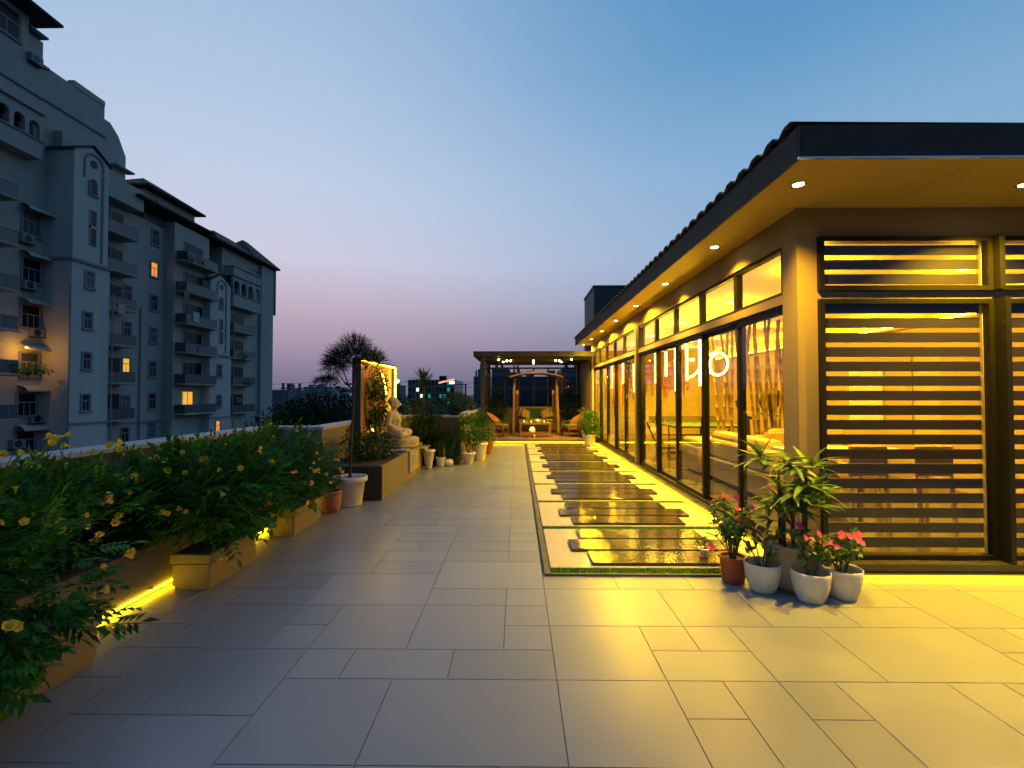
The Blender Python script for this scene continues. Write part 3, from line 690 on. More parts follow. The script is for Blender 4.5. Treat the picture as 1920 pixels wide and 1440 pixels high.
def tecoma(label, root, blobs, nstuff, nparts, nfl, view=Vector((.75, -.55, .35))):
    t = thing('flowering_shrub', label, 'shrub', root, 'yellow flowering shrubs along the parapet'); w = Vector(root)
    st = MB()
    for _ in range(9):
        b = pick(blobs); p = Vector(b[0]) + rdir() * .2
        st.tube([w + Vector((rng.uniform(-.1, .1), rng.uniform(-.15, .15), 0)), (w + p) / 2 + rdir() * .08, p], [.012, .009, .004], 5)
    st.build('stem', M_bark, t, world=True)
    fo = MB()
    for _ in range(nstuff):
        p, d = blob_pt(pick(blobs), .35)
        if p.z < ((.43 if p.y > 2.5 else .30) if p.x > -2.85 else .12) or (2.5 < p.y < 3.62 and p.x > -2.95 and p.z < .72): continue
        spray_into(fo, p, d + rdir() * .8 + Vector((0, 0, .1)), rng.uniform(.75, 1.25), 7)
    tag(fo.build('foliage', M_leaf, t, world=True), kind='stuff')
    k = 0; tries = 0
    while k < nparts and tries < 6000:
        tries += 1; p, d = blob_pt(pick(blobs), .93)
        if d.dot(view) < .25 or p.z < (.36 if p.y > 2.5 else .28) or (2.5 < p.y < 3.62 and p.x > -2.95 and p.z < .72): continue
        if any(sum(((p[i] - b[0][i]) / b[1][i]) ** 2 for i in range(3)) < .7 for b in blobs): continue
        dd = d + rdir() * .55 + Vector((0, 0, .10))
        inst('leaf', SPRAY[k % 4], t, p - w, q_to(dd, rng.uniform(-.6, .6)), rng.uniform(.85, 1.4)); k += 1
    k = 0; tries = 0
    while k < nfl and tries < 6000:
        tries += 1; p, d = blob_pt(pick(blobs), .97)
        if d.dot(view) < .12 or (2.72 < p.y < 3.62 and p.x > -2.95 and p.z < .6): continue
        if any(sum(((p[i] - b[0][i]) / b[1][i]) ** 2 for i in range(3)) < .8 for b in blobs): continue
        for _ in range(rng.choice((1, 1, 2, 3))):
            if k >= nfl: break
            inst('flower', TRUMP, t, p + d * .05 + rdir() * .035 - w, q_to(d + rdir() * .7 + Vector((.2, -.3, 0))), rng.uniform(.65, 1.0)); k += 1
    return t
tecoma('largest and nearest yellow flowering shrub, spilling over the first planter box', (-2.8, 2.0, .28),
       [((-2.95, 1.7, .70), (.62, .9, .42)), ((-2.66, 2.25, .56), (.50, .58, .38)), ((-3.05, 2.6, .64), (.48, .6, .34)), ((-2.40, 2.5, .44), (.30, .34, .24)), ((-2.68, 1.5, .46), (.44, .6, .26)), ((-2.44, 1.95, .50), (.30, .45, .22))], 2100, 220, 50)
tecoma('dark yellow flowering shrub between the first and second planter boxes', (-3.25, 3.3, .33),
       [((-3.25, 3.3, .64), (.46, .7, .34)), ((-3.2, 3.0, .80), (.30, .4, .20)), ((-3.3, 3.9, .68), (.42, .55, .32)), ((-3.4, 2.6, .72), (.3, .5, .22))], 1300, 110, 38)
tecoma('bushy yellow flowering shrub spilling over the second planter box', (-2.7, 4.1, .28),
       [((-2.80, 4.2, .70), (.50, .62, .38)), ((-2.56, 3.95, .52), (.34, .44, .28)), ((-2.54, 4.48, .64), (.30, .34, .26)), ((-2.62, 3.62, .40), (.22, .24, .17)), ((-2.95, 4.7, .74), (.46, .5, .30))], 1500, 180, 66)
tecoma('far yellow flowering shrub spilling over the third planter box', (-2.75, 5.5, .28),
       [((-2.85, 5.45, .72), (.48, .6, .42)), ((-2.56, 5.35, .50), (.34, .44, .28)), ((-2.66, 5.9, .64), (.34, .36, .28)), ((-3.05, 5.15, .78), (.4, .45, .24))], 1200, 100, 56)
tb_ = bpy.data.objects['flowering_shrub.001']; wb = wloc(tb_); sm = MB()
for _ in range(9):
    p0 = Vector((rng.uniform(-3.45, -3.1), rng.uniform(2.7, 3.9), .85)); p1 = p0 + Vector((rng.uniform(-.05, .12), rng.uniform(-.1, .1), rng.uniform(.26, .40)))
    sm.tube([p0, p0.lerp(p1, .5) + rdir() * .02, p1], .003, 4)
    for k in range(rng.choice((1, 2, 3))): inst('flower', TRUMP, tb_, p1 + rdir() * .035 - wb, q_to(rdir() + Vector((.5, -.5, .2))), rng.uniform(.9, 1.15))
    for k in range(2): inst('leaf', SPRAY[k], tb_, p0.lerp(p1, .3 + .3 * k) - wb, q_to(rdir() + Vector((0, 0, .3))), .8)
tag(sm.build('flower_stalk', M_stem, tb_, world=True), kind='stuff')
# spiky croton-like plants behind the shrubs
def whorl(label, root, heads, ln, n, mat, cat='plant', name='spiky_plant'):
    t = thing(name, label, cat, root); w = Vector(root)
    st = MB()
    for h, r in heads: st.tube([w, (w + Vector(h)) / 2 + rdir() * .03, Vector(h)], [.014, .012, .01], 6)
    st.build('stem', M_stem, t, world=True)
    for h, r in heads:
        for i in range(n):
            m = MB(); a = i * 2.4 + rng.uniform(-.3, .3); e = rng.uniform(-.1, 1.2); d = Vector((math.cos(a) * math.cos(e), math.sin(a) * math.cos(e), math.sin(e)))
            m.leaf(Vector((0, 0, 0)), d, (0, 0, 1), ln * rng.uniform(.7, 1.2), ln * .17, .35, .3, 4)
            o = m.build('leaf', mat, t); o.location = Vector(h) - w + Vector((0, 0, rng.uniform(-.12, .03)))
    return t
whorl('spiky green plant standing above the shrubs at the parapet corner', (-3.2, 5.95, .33), [((-3.18, 5.9, 1.02), 0), ((-3.05, 6.0, .90), 0)], .24, 20, M_palm)
whorl('leafy spiky plant at the far end of the raised bed', (-2.95, 6.05, .33), [((-2.92, 6.1, .80), 0), ((-2.72, 6.1, .62), 0), ((-2.82, 6.2, .70), 0)], .22, 16, M_palmd)
# ================================================================== POTS
def pot(t, prof, mat, soil_z, soil_r, n=28, soil=M_soil):
    m = MB(); m.lathe(prof, n); m.build('pot', mat, t, smooth=True)
    s = MB(); k = 20; s.add([(0, 0, soil_z + .012)] + [(soil_r * math.cos(2 * math.pi * j / k), soil_r * math.sin(2 * math.pi * j / k), soil_z) for j in range(k)], [(0, 1 + j, 1 + (j + 1) % k) for j in range(k)])
    s.build('soil', soil, t, smooth=True)
def tapered(rb, rt, h, lip=.02, th=.012):
    return [(.001, .004), (rb, .004), (rb, 0), (rb + .003, .01), (rb + (rt - rb) * .93, h - lip * 1.5), (rt - .001, h - lip * 1.45), (rt + .012, h - lip * 1.3), (rt + .012, h), (rt - th, h), (rt - th - .004, h - lip), (rb + .2 * (rt - rb), h * .35)]
def rounded(rb, rt, h):
    return [(.001, .003), (rb * .92, .003), (rb * .96, 0), (rb, .012), (rb + (rt - rb) * .42, h * .25), (rb + (rt - rb) * .78, h * .55), (rt * .99, h * .85), (rt, h - .004), (rt - .003, h), (rt - .008, h - .002), (rt - .010, h * .85), (rt * .86, h * .6)]
def stems_leaves(t, stems, nleaf, ln, wd, mleaf, mstem=M_stem, npart=60, spread=.05, droop=.25, seg=3, lo=.25):
    sb = MB()
    for s in stems: sb.tube(s, [.006, .005, .004, .002][:len(s)] if len(s) <= 4 else .004, 5)
    sb.build('stem', mstem, t)
    fo = MB(); cnt = 0
    variants = []
    for i in range(4):
        m = MB(); m.leaf((0, 0, 0), (1, 0, 0), (0, 0, 1), 1.0, wd / ln, droop * (.6 + .3 * i), .3, seg); me = m.mesh('leaf'); me.materials.append(mleaf[0]); variants.append(me)
    for i in range(nleaf):
        s = stems[i % len(stems)]; u = rng.uniform(lo, 1) * (len(s) - 1); k = min(int(u), len(s) - 2); p = Vector(s[k]).lerp(Vector(s[k + 1]), u - k)
        ax = (Vector(s[k + 1]) - Vector(s[k])).normalized(); d = (rdir() + ax * .5 + Vector((0, 0, .25))).normalized(); p = p + rdir() * spread * rng.random()
        l = ln * rng.uniform(.6, 1.15)
        if cnt < npart: inst('leaf', variants[cnt % 4], t, p, q_to(d, rng.uniform(-.7, .7)), l); cnt += 1
        else: fo.leaf(p, d, rdir() * .4 + Vector((0, 0, 1)), l, l * wd / ln, droop, .3, 2)
    if fo.v: tag(fo.build('foliage', mleaf[1], t), kind='stuff')
PETAL = None
def pinkflower(t, p, d, s=1.0):
    global PETAL
    if PETAL is None:
        m = MB()
        for k in range(5):
            a = k * 1.2566; d0 = Vector((.18, math.cos(a), math.sin(a))); sd = Vector((0, -math.sin(a), math.cos(a)))
            m.add([Vector((0, 0, 0)), d0 * .012 + sd * .008, d0 * .022 + sd * .009, d0 * .025, d0 * .022 - sd * .009, d0 * .012 - sd * .008], [(0, 1, 2, 3, 4, 5)])
        PETAL = m.mesh('flower'); PETAL.materials.append(M_pink)
    inst('flower', PETAL, t, p, q_to(d), s)
def branchy(n, h, r, base=0.0, curve=.4):
    out = []
    for i in range(n):
        a = i * 2.4 + rng.uniform(-.4, .4); rr = r * rng.uniform(.45, 1.0); hh = h * rng.uniform(.6, 1.05)
        e = Vector((rr * math.cos(a), rr * math.sin(a), base + hh)); b = Vector((.02 * math.cos(a), .02 * math.sin(a), base))
        out.append([b, b.lerp(e, .35) + Vector((0, 0, h * .12)), b.lerp(e, .7) + Vector((0, 0, h * .08)), e])
    return out
# --- group at the corner of the garden room
# big pot with lady palm
t = thing('potted_palm', 'tall lady palm with broad finger leaves in the big beige pot at the corner', 'potted plant', (2.235, 3.86, 0))
pot(t, [(.001, .004), (.155, .004), (.16, 0), (.175, .06), (.205, .20), (.222, .33), (.235, .335), (.240, .37), (.222, .372), (.21, .33), (.12, .3)], M_gpot, .33, .208)
cn = MB(); heads = []
for i in range(8):
    a = i * .8 + .2; top = Vector((.19 * math.cos(a) * rng.uniform(.3, 1), .18 * math.sin(a) * rng.uniform(.3, 1), rng.uniform(.60, .95))); b = Vector((.09 * math.cos(a), .09 * math.sin(a), .33))
    mid = b.lerp(top, .5) + Vector((0, 0, .03)); cn.tube([b, mid, top], [.014, .013, .011], 7); heads += [(b.lerp(top, .72), a), (top, a + .6)]
heads += [(Vector((-.24, .02, .98)), 3.1), (Vector((-.02, .0, .96)), 1.0), (Vector((.12, -.05, .92)), 5.5), (Vector((.05, -.1, .78)), 4.4), (Vector((-.06, -.1, .66)), 3.9), (Vector((.14, -.06, .68)), 5.9)]
cn.build('cane', M_cane, t)
PALMV = []
for i in range(5):
    m = MB(); m.leaf((0, 0, 0), (1, 0, 0), (0, 0, 1), 1.0, .19 + .025 * (i % 3), .10 + .16 * i, .35, 6); me = m.mesh('leaf', True); me.materials.append(M_palm); PALMV.append(me)
pet = MB(); nb = 0
for h, a0 in heads:
    for f in range(2):
        a = a0 + rng.uniform(-1.3, 1.3) + f * 2.2; e = rng.uniform(.05, 1.25); d = Vector((math.cos(a) * math.cos(e), math.sin(a) * math.cos(e), math.sin(e)))
        p1 = h + d * rng.uniform(.05, .11); pet.tube([h, (h + p1) / 2 + Vector((0, 0, .01)), p1], .0035, 5)
        nbl = rng.choice((5, 6, 7)); side = d.cross(Vector((0, 0, 1))).normalized(); upv = side.cross(d)
        for k in range(nbl):
            th = (k - (nbl - 1) / 2) * R(150 / nbl); dd = d * math.cos(th) + side * math.sin(th) + upv * rng.uniform(-.15, .25)
            q = dd.normalized().to_track_quat('X', 'Z') @ Quaternion((1, 0, 0), rng.uniform(-.35, .35))
            inst('leaf', PALMV[rng.randrange(5)], t, p1, q, rng.uniform(.15, .235)); nb += 1
pet.build('leaf_stalk', M_stem, t)
# red pot
t = thing('potted_periwinkle', 'tall pink periwinkle in the red pot', 'potted plant', (1.80, 3.97, 0), 'pink flowering pots at the corner')
pot(t, tapered(.085, .105, .215, .012, .008), M_rpot, .19, .09)
st = branchy(13, .46, .22, .19); stems_leaves(t, st, 620, .062, .028, (M_palm, M_leaf), npart=200, spread=.04)
for s in st[:9]:
    pinkflower(t, Vector(s[-1]) + Vector((rng.uniform(-.02, .02), -.01, .012)), Vector((rng.uniform(-.5, .5), -1, .6)), rng.uniform(.85, 1.2))
pinkflower(t, Vector((.02, -.02, .70)), Vector((0, -1, .3)), 1.1); pinkflower(t, Vector((-.2, -.05, .3)), Vector((-.3, -1, .3)), 1.2)
m = MB(); m.tube([(0, 0, .2), (-.12, .03, .36), (-.21, .02, .40)], .004, 5); m.build('stem', M_stem, t)
wp = [((1.955, 3.80), 'white pot with a spindly green plant, between the red pot and the big pot', 5, .30, .15, 90, 0),
      ((2.225, 3.62), 'front white pot with pink flowers, standing before the big beige pot', 7, .33, .15, 190, 6),
      ((2.505, 3.68), 'right-hand white pot with a bouquet of pink flowers beside the louvred window', 9, .30, .18, 240, 13)]
for (x, y), lab, ns, hh, rr, nl, nf in wp:
    t = thing('potted_periwinkle', lab, 'potted plant', (x, y, 0), 'pink flowering pots at the corner')
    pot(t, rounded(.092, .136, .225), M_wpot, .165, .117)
    st = branchy(ns, hh, rr, .165); stems_leaves(t, st, nl, .066, .034, (M_palm, M_leaf), npart=min(160, nl), spread=.03, lo=.3)
    for k in range(nf):
        s = st[k % len(st)]; pinkflower(t, Vector(s[-1]) + rdir() * .035 + Vector((0, -.01, .03)), Vector((rng.uniform(-.5, .5), -1, .7)), rng.uniform(.8, 1.2))
# tiny plant hanging over the planks
t = thing('potted_seedling', 'small sprig in a tiny pale pot standing on the granite planks', 'potted plant', (1.73, 4.40, .052))
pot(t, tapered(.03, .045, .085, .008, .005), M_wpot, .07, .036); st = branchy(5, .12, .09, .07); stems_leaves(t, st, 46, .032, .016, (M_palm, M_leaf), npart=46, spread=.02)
m = MB(); m.ell((-.05, -.05, .02), (.016, .016, .016), 10, 6); m.build('fruit', M_rpot, t, smooth=True)
# --- left: tall tree in the white pot, terracotta pot beside it
def needle_tree(t, trunk, heads, nn, ln, mat, bark=M_bark, wd=.006):
    tr = MB(); tr.tube(trunk, [.022 - .012 * i / (len(trunk) - 1) for i in range(len(trunk))], 7)
    for b, h, r in heads: tr.tube([b, Vector(b).lerp(Vector(h), .5) + Vector((0, 0, -.04)), h], [.010, .008, .005], 6)
    tr.build('trunk', bark, t, smooth=True)
    fo = MB()
    for b, h, r in heads:
        for _ in range(nn // len(heads)):
            d = (rdir() + Vector((0, 0, .35))).normalized(); p = Vector(h) + Vector((d.x * r[0], d.y * r[1], d.z * r[2])) * rng.uniform(.15, .85)
            dd = (d + rdir() * .35 + Vector((0, 0, .25))).normalized(); l = ln * rng.uniform(.5, 1.2); sd = dd.cross(rdir()).normalized() * wd
            e = p + dd * l - Vector((0, 0, .08 * l)); mpt = p + dd * l * .5
            fo.add([p - sd * .5, mpt - sd, e, mpt + sd, p + sd * .5], [(0, 1, 3, 4), (1, 2, 3)])
    tag(fo.build('crown', mat, t), kind='stuff')
t = thing('potted_tree', 'tall slender tree with a feathery dark crown in the large white pot', 'tree', (-2.36, 6.62, 0))
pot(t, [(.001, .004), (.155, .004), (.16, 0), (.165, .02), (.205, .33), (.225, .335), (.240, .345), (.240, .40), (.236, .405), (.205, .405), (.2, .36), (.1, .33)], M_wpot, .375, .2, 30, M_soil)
pb_ = MB()
for _ in range(90):
    a = rng.uniform(0, 6.28); r = .19 * math.sqrt(rng.random()); pb_.ell((r * math.cos(a), r * math.sin(a), .383), (rng.uniform(.008, .018),) * 2 + (.008,), 6, 4)
tag(pb_.build('pebbles', M_pebble, t), kind='stuff')
needle_tree(t, [(0, 0, .36), (.01, 0, .8), (.03, .02, 1.3), (.05, .02, 1.75), (.05, .05, 2.15)],
            [((.04, .02, 1.55), (-.16, 0, 2.05), (.20, .2, .17)), ((.05, .02, 1.75), (.06, .03, 2.22), (.24, .24, .18)), ((.05, .02, 1.9), (.28, .1, 2.02), (.20, .2, .15)), ((.05, .05, 1.9), (.0, .1, 2.10), (.30, .26, .16)), ((.04, .02, 1.6), (-.26, .05, 1.96), (.14, .14, .10))], 3400, .16, M_need, wd=.0032)
t = thing('potted_shrub', 'small terracotta pot with a low green plant beside the large white pot', 'potted plant', (-2.47, 6.22, 0))
pot(t, [(.001, .003), (.085, .003), (.09, 0), (.115, .05), (.13, .14), (.128, .22), (.122, .25), (.133, .255), (.133, .285), (.112, .285), (.11, .24)], M_tpot, .24, .108)
st = branchy(8, .26, .17, .24); stems_leaves(t, st, 200, .07, .02, (M_palmd, M_leafd), npart=60, spread=.05)
# ================================================================== STATUE CORNER
t = thing('stone_planter', 'dark built-in planter with a yellow-lit side under the statue', 'planting bed', (-2.0, 6.9, 0))
m = MB(); m.box(-2.9, -2.0, 6.93, 9.9, 0, .50); m.build('wall', M_olive, t, world=True)
m = MB(); m.box(-2.9, -1.99, 6.9, 6.93, 0, .50); m.build('front_panel', M_dark, t, world=True)
m = MB(); m.box(-2.88, -2.04, 6.96, 8.3, .501, .506); m.build('soil', M_soil, t, world=True)
t = thing('marble_pedestal', 'veined marble pedestal with a ledge under the round stone seat', 'pedestal', (-2.3, 9.2, .5))
m = MB(); m.box(-2.75, -2.02, 8.5, 9.95, .505, .545); m.build('top', M_marble, t, world=True, bevel=.006)
m = MB(); m.box(-1.998, -1.955, 8.60, 9.35, .12, .52); m.build('front', M_marble, t, world=True, bevel=.004)
m = MB(); m.box(-2.0, -1.86, 9.42, 10.02, .44, .475); m.build('ledge', M_marble, t, world=True, bevel=.004)
t = tag(MB().lathe([(.001, 0), (.37, 0), (.395, .02), (.395, .15), (.37, .18), (.001, .182)], 40).build('stone_drum', M_stone, None, smooth=False, bevel=.01, loc=(-2.32, 9.15, .546)), 'round carved cream stone drum carrying the statue', 'pedestal')
sw = MB()
for k in range(8):
    a = k * .785 + .3; c = Vector((.398 * math.cos(a), .398 * math.sin(a), .09)); sd = Vector((-math.sin(a), math.cos(a), 0))
    sw.tube([c + sd * (.10 - .085 * s / 14) * math.cos(s * .55) + Vector((0, 0, (.06 - .045 * s / 14) * math.sin(s * .55))) for s in range(15)], .006, 5)
o = sw.build('carving', pm('carved_groove', (.30, .24, .15), .7), t)
# seated figure (faces +X); one continuous remeshed body
bd = MB()
def cap(a, b, ra, rb, n=12):
    a = Vector(a); b = Vector(b); k = 8
    pts = [a.lerp(b, i / k) for i in range(k + 1)]; rr = [ra + (rb - ra) * i / k for i in range(k + 1)]
    bd.tube(pts, rr, n); bd.ell(a, (ra,) * 3, n, 8); bd.ell(b, (rb,) * 3, n, 8)
bd.ell((-.02, 0, .11), (.20, .235, .115), 20, 12)           # hips
bd.ell((.0, 0, .26), (.125, .165, .15), 20, 12); bd.ell((.0, 0, .40), (.125, .195, .15), 20, 12)  # belly, chest
bd.ell((-.01, 0, .50), (.10, .215, .07), 20, 10)            # shoulders
cap((0, 0, .52), (.01, 0, .62), .058, .052)
bd.ell((.02, 0, .715), (.098, .088, .118), 20, 14); bd.ell((.05, 0, .66), (.062, .062, .055), 16, 10)   # head, jaw
bd.ell((-.01, 0, .755), (.102, .094, .09), 20, 12); bd.ell((-.015, 0, .835), (.05, .05, .036), 14, 8)   # hair, top knot
bd.ell((.118, 0, .695), (.018, .014, .028), 10, 8); bd.ell((.108, 0, .655), (.014, .028, .010), 10, 6)    # nose, lips
for s in (-1, 1):
    bd.ell((.0, s * .092, .685), (.022, .014, .058), 10, 8)   # ears
    bd.ell((.098, s * .036, .715), (.016, .022, .010), 10, 6) # eyelids
    cap((-.01, s * .205, .48), (-.03, s * .265, .28), .062, .052); cap((-.03, s * .265, .28), (.14, s * .13, .15), .05, .036)
    cap((.14, s * .13, .15), (.20, s * .04, .145), .034, .026)
    for f in range(4): cap((.195, s * .04, .135 + .006 * f), (.205 + .012 * f - .02, -s * .05, .142 + .008 * f), .013, .010, 8)
    cap((.19, s * .06, .165), (.205, s * .01, .185), .013, .010, 8)
    cap((.0, s * .13, .10), (.22, s * .33, .075), .105, .082)    # thighs
    cap((.22, s * .33, .075), (.26, s * .02, .06), .076, .056)   # shins
    bd.ell((.27, -s * .08, .085), (.05, .10, .035), 14, 8)       # feet
for k in range(5):  # robe folds over the left shoulder
    bd.tube([(.115 - .01 * k, .16 - .05 * k, .50 - .01 * k), (.13, .10 - .055 * k, .36), (.12, .02 - .04 * k, .24)], .012, 8)
    bd.tube([(-.16 + .03 * k, -.10 - .035 * k, .22 - .028 * k), (-.06 + .03 * k, -.235 - .01 * k, .20 - .03 * k), (.08 + .02 * k, -.27 + .01 * k, .17 - .028 * k)], .011, 8)
o = bd.build('seated_statue', M_stone, None, smooth=True, loc=(-2.42, 9.15, .728))
tag(o, 'cream stone statue of a cross-legged meditating figure in front of the lit frame', 'statue')
o.scale = (1.0, 1.0, .92)
rm = o.modifiers.new('merge', 'REMESH'); rm.mode = 'VOXEL'; rm.voxel_size = .010; rm.use_smooth_shade = True
sm_ = o.modifiers.new('soften', 'SMOOTH'); sm_.iterations = 2; sm_.factor = .5
# lit frame panel
FX = -2.74
t = thing('lit_frame_panel', 'tall shallow timber frame with glowing light strips behind the statue', 'wall panel', (FX, 9.4, 0))
m = MB(); m.box(FX - .14, FX - .11, 8.2, 10.6, .5, 2.17); m.build('back_board', M_ply, t, world=True)
m = MB(); m.box(FX - .15, FX, 8.17, 8.2, .5, 2.20); m.box(FX - .15, FX, 10.6, 10.63, .5, 2.20); m.box(FX - .15, FX, 8.2, 10.6, 2.17, 2.20); m.build('frame', M_dark, t, world=True)
m = MB(); m.box(FX - .03, FX - .012, 8.30, 9.18, 2.142, 2.166); m.box(FX - .03, FX - .012, 9.36, 10.57, 2.142, 2.166); m.box(FX - .034, FX - .008, 10.568, 10.597, .80, 2.14); m.build('light_strip', E_ledh, t, world=True)
def arc(r, y, z, a0, a1, x): return [(x, y + r * math.sin(R(a)), z + r * math.cos(R(a))) for a in range(a0, a1 + 1, 6)]
m = MB(); m.tube(arc(.62, 9.35, 1.42, 0, 360, FX - .09)[:-1], .03, 8, closed=True); m.build('ring', M_ply, t, world=True)
m = MB(); m.tube(arc(.63, 9.35, 1.42, 18, 78, FX - .05), .013, 6); m.tube(arc(.63, 9.35, 1.42, 190, 216, FX - .05), .013, 6); m.build('ring_light', E_ledh, t, world=True)
# creeper on the panel
t = thing('climbing_plant', 'leafy creeper growing up inside the lit frame', 'climbing plant', (FX - .04, 9.0, .5))
m = MB(); m.tube([(0, 0, 0), (.02, .1, .5), (.0, .0, 1.0), (.02, .3, 1.4)], .008, 5); m.tube([(0, .2, 0), (.03, .35, .6), (.01, .3, 1.2)], .008, 5); m.build('stem', M_bark, t)
m = MB(); leafy(m, [((.05, .35, 1.28), (.10, .38, .28)), ((.06, .0, .85), (.10, .30, .45)), ((.05, .2, .4), (.1, .4, .35)), ((.05, .55, .75), (.08, .12, .5)), ((.05, -.25, 1.2), (.08, .25, .25))], 900, .085, .05, .4, .2); tag(m.build('foliage', M_leafd, t), kind='stuff')
# shrubs in the stone planter
t = thing('round_shrub', 'dark rounded shrub filling the front of the built-in planter', 'shrub', (-2.35, 7.6, .5))
m = MB(); m.tube([(0, 0, 0), (.02, .0, .15), (.05, .05, .3)], .012, 6); m.tube([(0, .1, 0), (-.1, .1, .3)], .01, 6); m.build('stem', M_bark, t)
m = MB(); leafy(m, [((0, .0, .22), (.33, .50, .24)), ((.12, .25, .16), (.26, .40, .20)), ((-.2, -.15, .3), (.25, .35, .22))], 2300, .055, .028, .3, .4); tag(m.build('foliage', M_leafd, t), kind='stuff')
# ================================================================== POTS AND PLANTS BEYOND THE STATUE
t = thing('tall_vase_pot', 'tall tapered white vase pot at the end of the built-in planter', 'pot', (-1.86, 9.86, 0))
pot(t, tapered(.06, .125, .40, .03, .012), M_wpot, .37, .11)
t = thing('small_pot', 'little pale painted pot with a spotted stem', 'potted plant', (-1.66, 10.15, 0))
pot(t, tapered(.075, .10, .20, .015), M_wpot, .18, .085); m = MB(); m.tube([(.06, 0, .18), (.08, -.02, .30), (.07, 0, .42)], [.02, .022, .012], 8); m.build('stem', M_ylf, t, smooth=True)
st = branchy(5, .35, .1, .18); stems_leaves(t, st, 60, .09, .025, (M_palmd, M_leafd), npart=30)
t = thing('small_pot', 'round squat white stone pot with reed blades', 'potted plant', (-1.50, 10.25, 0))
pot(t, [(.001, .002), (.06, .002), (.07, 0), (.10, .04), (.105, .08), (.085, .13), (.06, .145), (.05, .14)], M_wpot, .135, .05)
for k in range(14):
    m = MB(); a = k * 2.4; m.leaf((0, 0, 0), (math.cos(a) * .35, math.sin(a) * .3, 1), (math.cos(a + 1.57), math.sin(a + 1.57), .1), rng.uniform(.35, .65), .03, .12, .3, 5); m.build('leaf', M_palmd, t, loc=(0, 0, .13))
t = thing('reed_clump', 'clump of upright dark reed blades in a dark trough against the parapet block', 'plant', (-1.62, 10.55, 0))
m = MB(); m.box(-.42, .32, -.12, .12, 0, .16); m.build('trough', M_dark, t, bevel=.008)
for k in range(60):
    m = MB(); a = rng.uniform(0, 6.28); m.leaf((0, 0, 0), (math.cos(a) * .22, math.sin(a) * .14, 1), (math.cos(a + 1.57), math.sin(a + 1.57), .1), rng.uniform(.5, .95), .028, .10, .3, 5); m.build('leaf', M_palmd, t, loc=(rng.uniform(-.38, .28), rng.uniform(-.08, .08), .14))
def shrubtree(name, label, loc, potp, potm, soilz, soilr, blobs, n, ln, wd, mat, trunk=None, group=None, cat='potted plant', lo=.4):
    t = thing(name, label, cat, loc, group)
    if potp: pot(t, potp, potm, soilz, soilr, 24)
    m = MB()
    for tr in (trunk or []): m.tube(tr, [.016, .013, .010, .008][:len(tr)], 6)
    if m.v: m.build('trunk', M_bark, t, smooth=True)
    m = MB(); leafy(m, blobs, n, ln, wd, .3, lo); tag(m.build('foliage', mat, t), kind='stuff'); return t
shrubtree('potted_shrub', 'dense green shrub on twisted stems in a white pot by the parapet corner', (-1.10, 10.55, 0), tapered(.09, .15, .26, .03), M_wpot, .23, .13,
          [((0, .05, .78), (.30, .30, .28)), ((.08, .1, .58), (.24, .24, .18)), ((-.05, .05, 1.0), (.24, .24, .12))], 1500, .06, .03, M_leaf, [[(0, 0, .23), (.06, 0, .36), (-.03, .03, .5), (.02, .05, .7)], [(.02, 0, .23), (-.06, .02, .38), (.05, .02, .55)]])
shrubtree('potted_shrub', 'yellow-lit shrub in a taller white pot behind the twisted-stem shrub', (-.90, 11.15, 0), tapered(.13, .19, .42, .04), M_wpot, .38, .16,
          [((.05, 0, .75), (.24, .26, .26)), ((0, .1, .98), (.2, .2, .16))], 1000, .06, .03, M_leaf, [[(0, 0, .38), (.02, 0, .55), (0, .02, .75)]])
shrubtree('potted_shrub', 'small pale-leaved shrub in a terracotta pot nearest the pergola', (-.78, 12.3, 0), tapered(.10, .16, .30, .03), M_tpot, .27, .14,
          [((.0, 0, .58), (.22, .22, .26)), ((.08, .0, .4), (.18, .18, .14))], 700, .06, .032, M_ylf, [[(0, 0, .27), (.01, 0, .5)]])
shrubtree('clipped_bush', 'rounded dark bush in a bowl on top of the parapet block', (-1.45, 10.9, ZP), [(.001, .002), (.10, .002), (.17, .08), (.18, .10), (.165, .10), (.15, .08)], M_dark, .085, .15,
          [((0, 0, .32), (.36, .34, .22)), ((.18, .0, .28), (.26, .26, .18))], 1700, .055, .028, M_leafd, [[(0, 0, .08), (.02, 0, .2), (0, 0, .3)]])
t = thing('spiky_palm', 'spiky topped dwarf palm tree rising behind the parapet block', 'tree', (-2.12, 10.55, 0), )
m = MB(); m.tube([(0, 0, 0), (.02, .0, .6), (.0, .02, 1.2), (.02, 0, 1.85)], [.04, .035, .03, .02], 8); m.build('trunk', M_cane, t, smooth=True)
for k in range(70):
    m = MB(); a = k * 2.4; e = rng.uniform(-.25, 1.3) if k > 8 else rng.uniform(1.1, 1.5); d = (math.cos(a) * math.cos(e), math.sin(a) * math.cos(e), math.sin(e))
    m.leaf((0, 0, 0), d, (0, 0, 1), rng.uniform(.30, .50), .04, .10, .3, 4); m.build('leaf', M_leafd, t, loc=(rng.uniform(-.02, .04), rng.uniform(-.02, .02), rng.uniform(1.66, 1.86)))
m = MB(); leafy(m, [((0, 0, 1.15), (.42, .30, .28)), ((-.18, .0, 1.35), (.2, .2, .16)), ((.25, .05, 1.32), (.22, .2, .18)), ((.1, 0, .75), (.28, .22, .4))], 1300, .12, .03, .4, .3); tag(m.build('foliage', M_leafd, t), kind='stuff')
shrubtree('leafy_plant', 'broad mass of dark arching foliage between the statue and the reeds', (-2.05, 10.35, 0), tapered(.12, .16, .28, .03), M_dark, .25, .13,
          [((0, .0, .60), (.34, .25, .36)), ((.3, .05, .45), (.28, .22, .3)), ((-.1, -.1, .9), (.2, .2, .2))], 1500, .13, .03, M_leafd, [[(0, 0, .25), (.02, 0, .5), (.04, 0, .8)]])
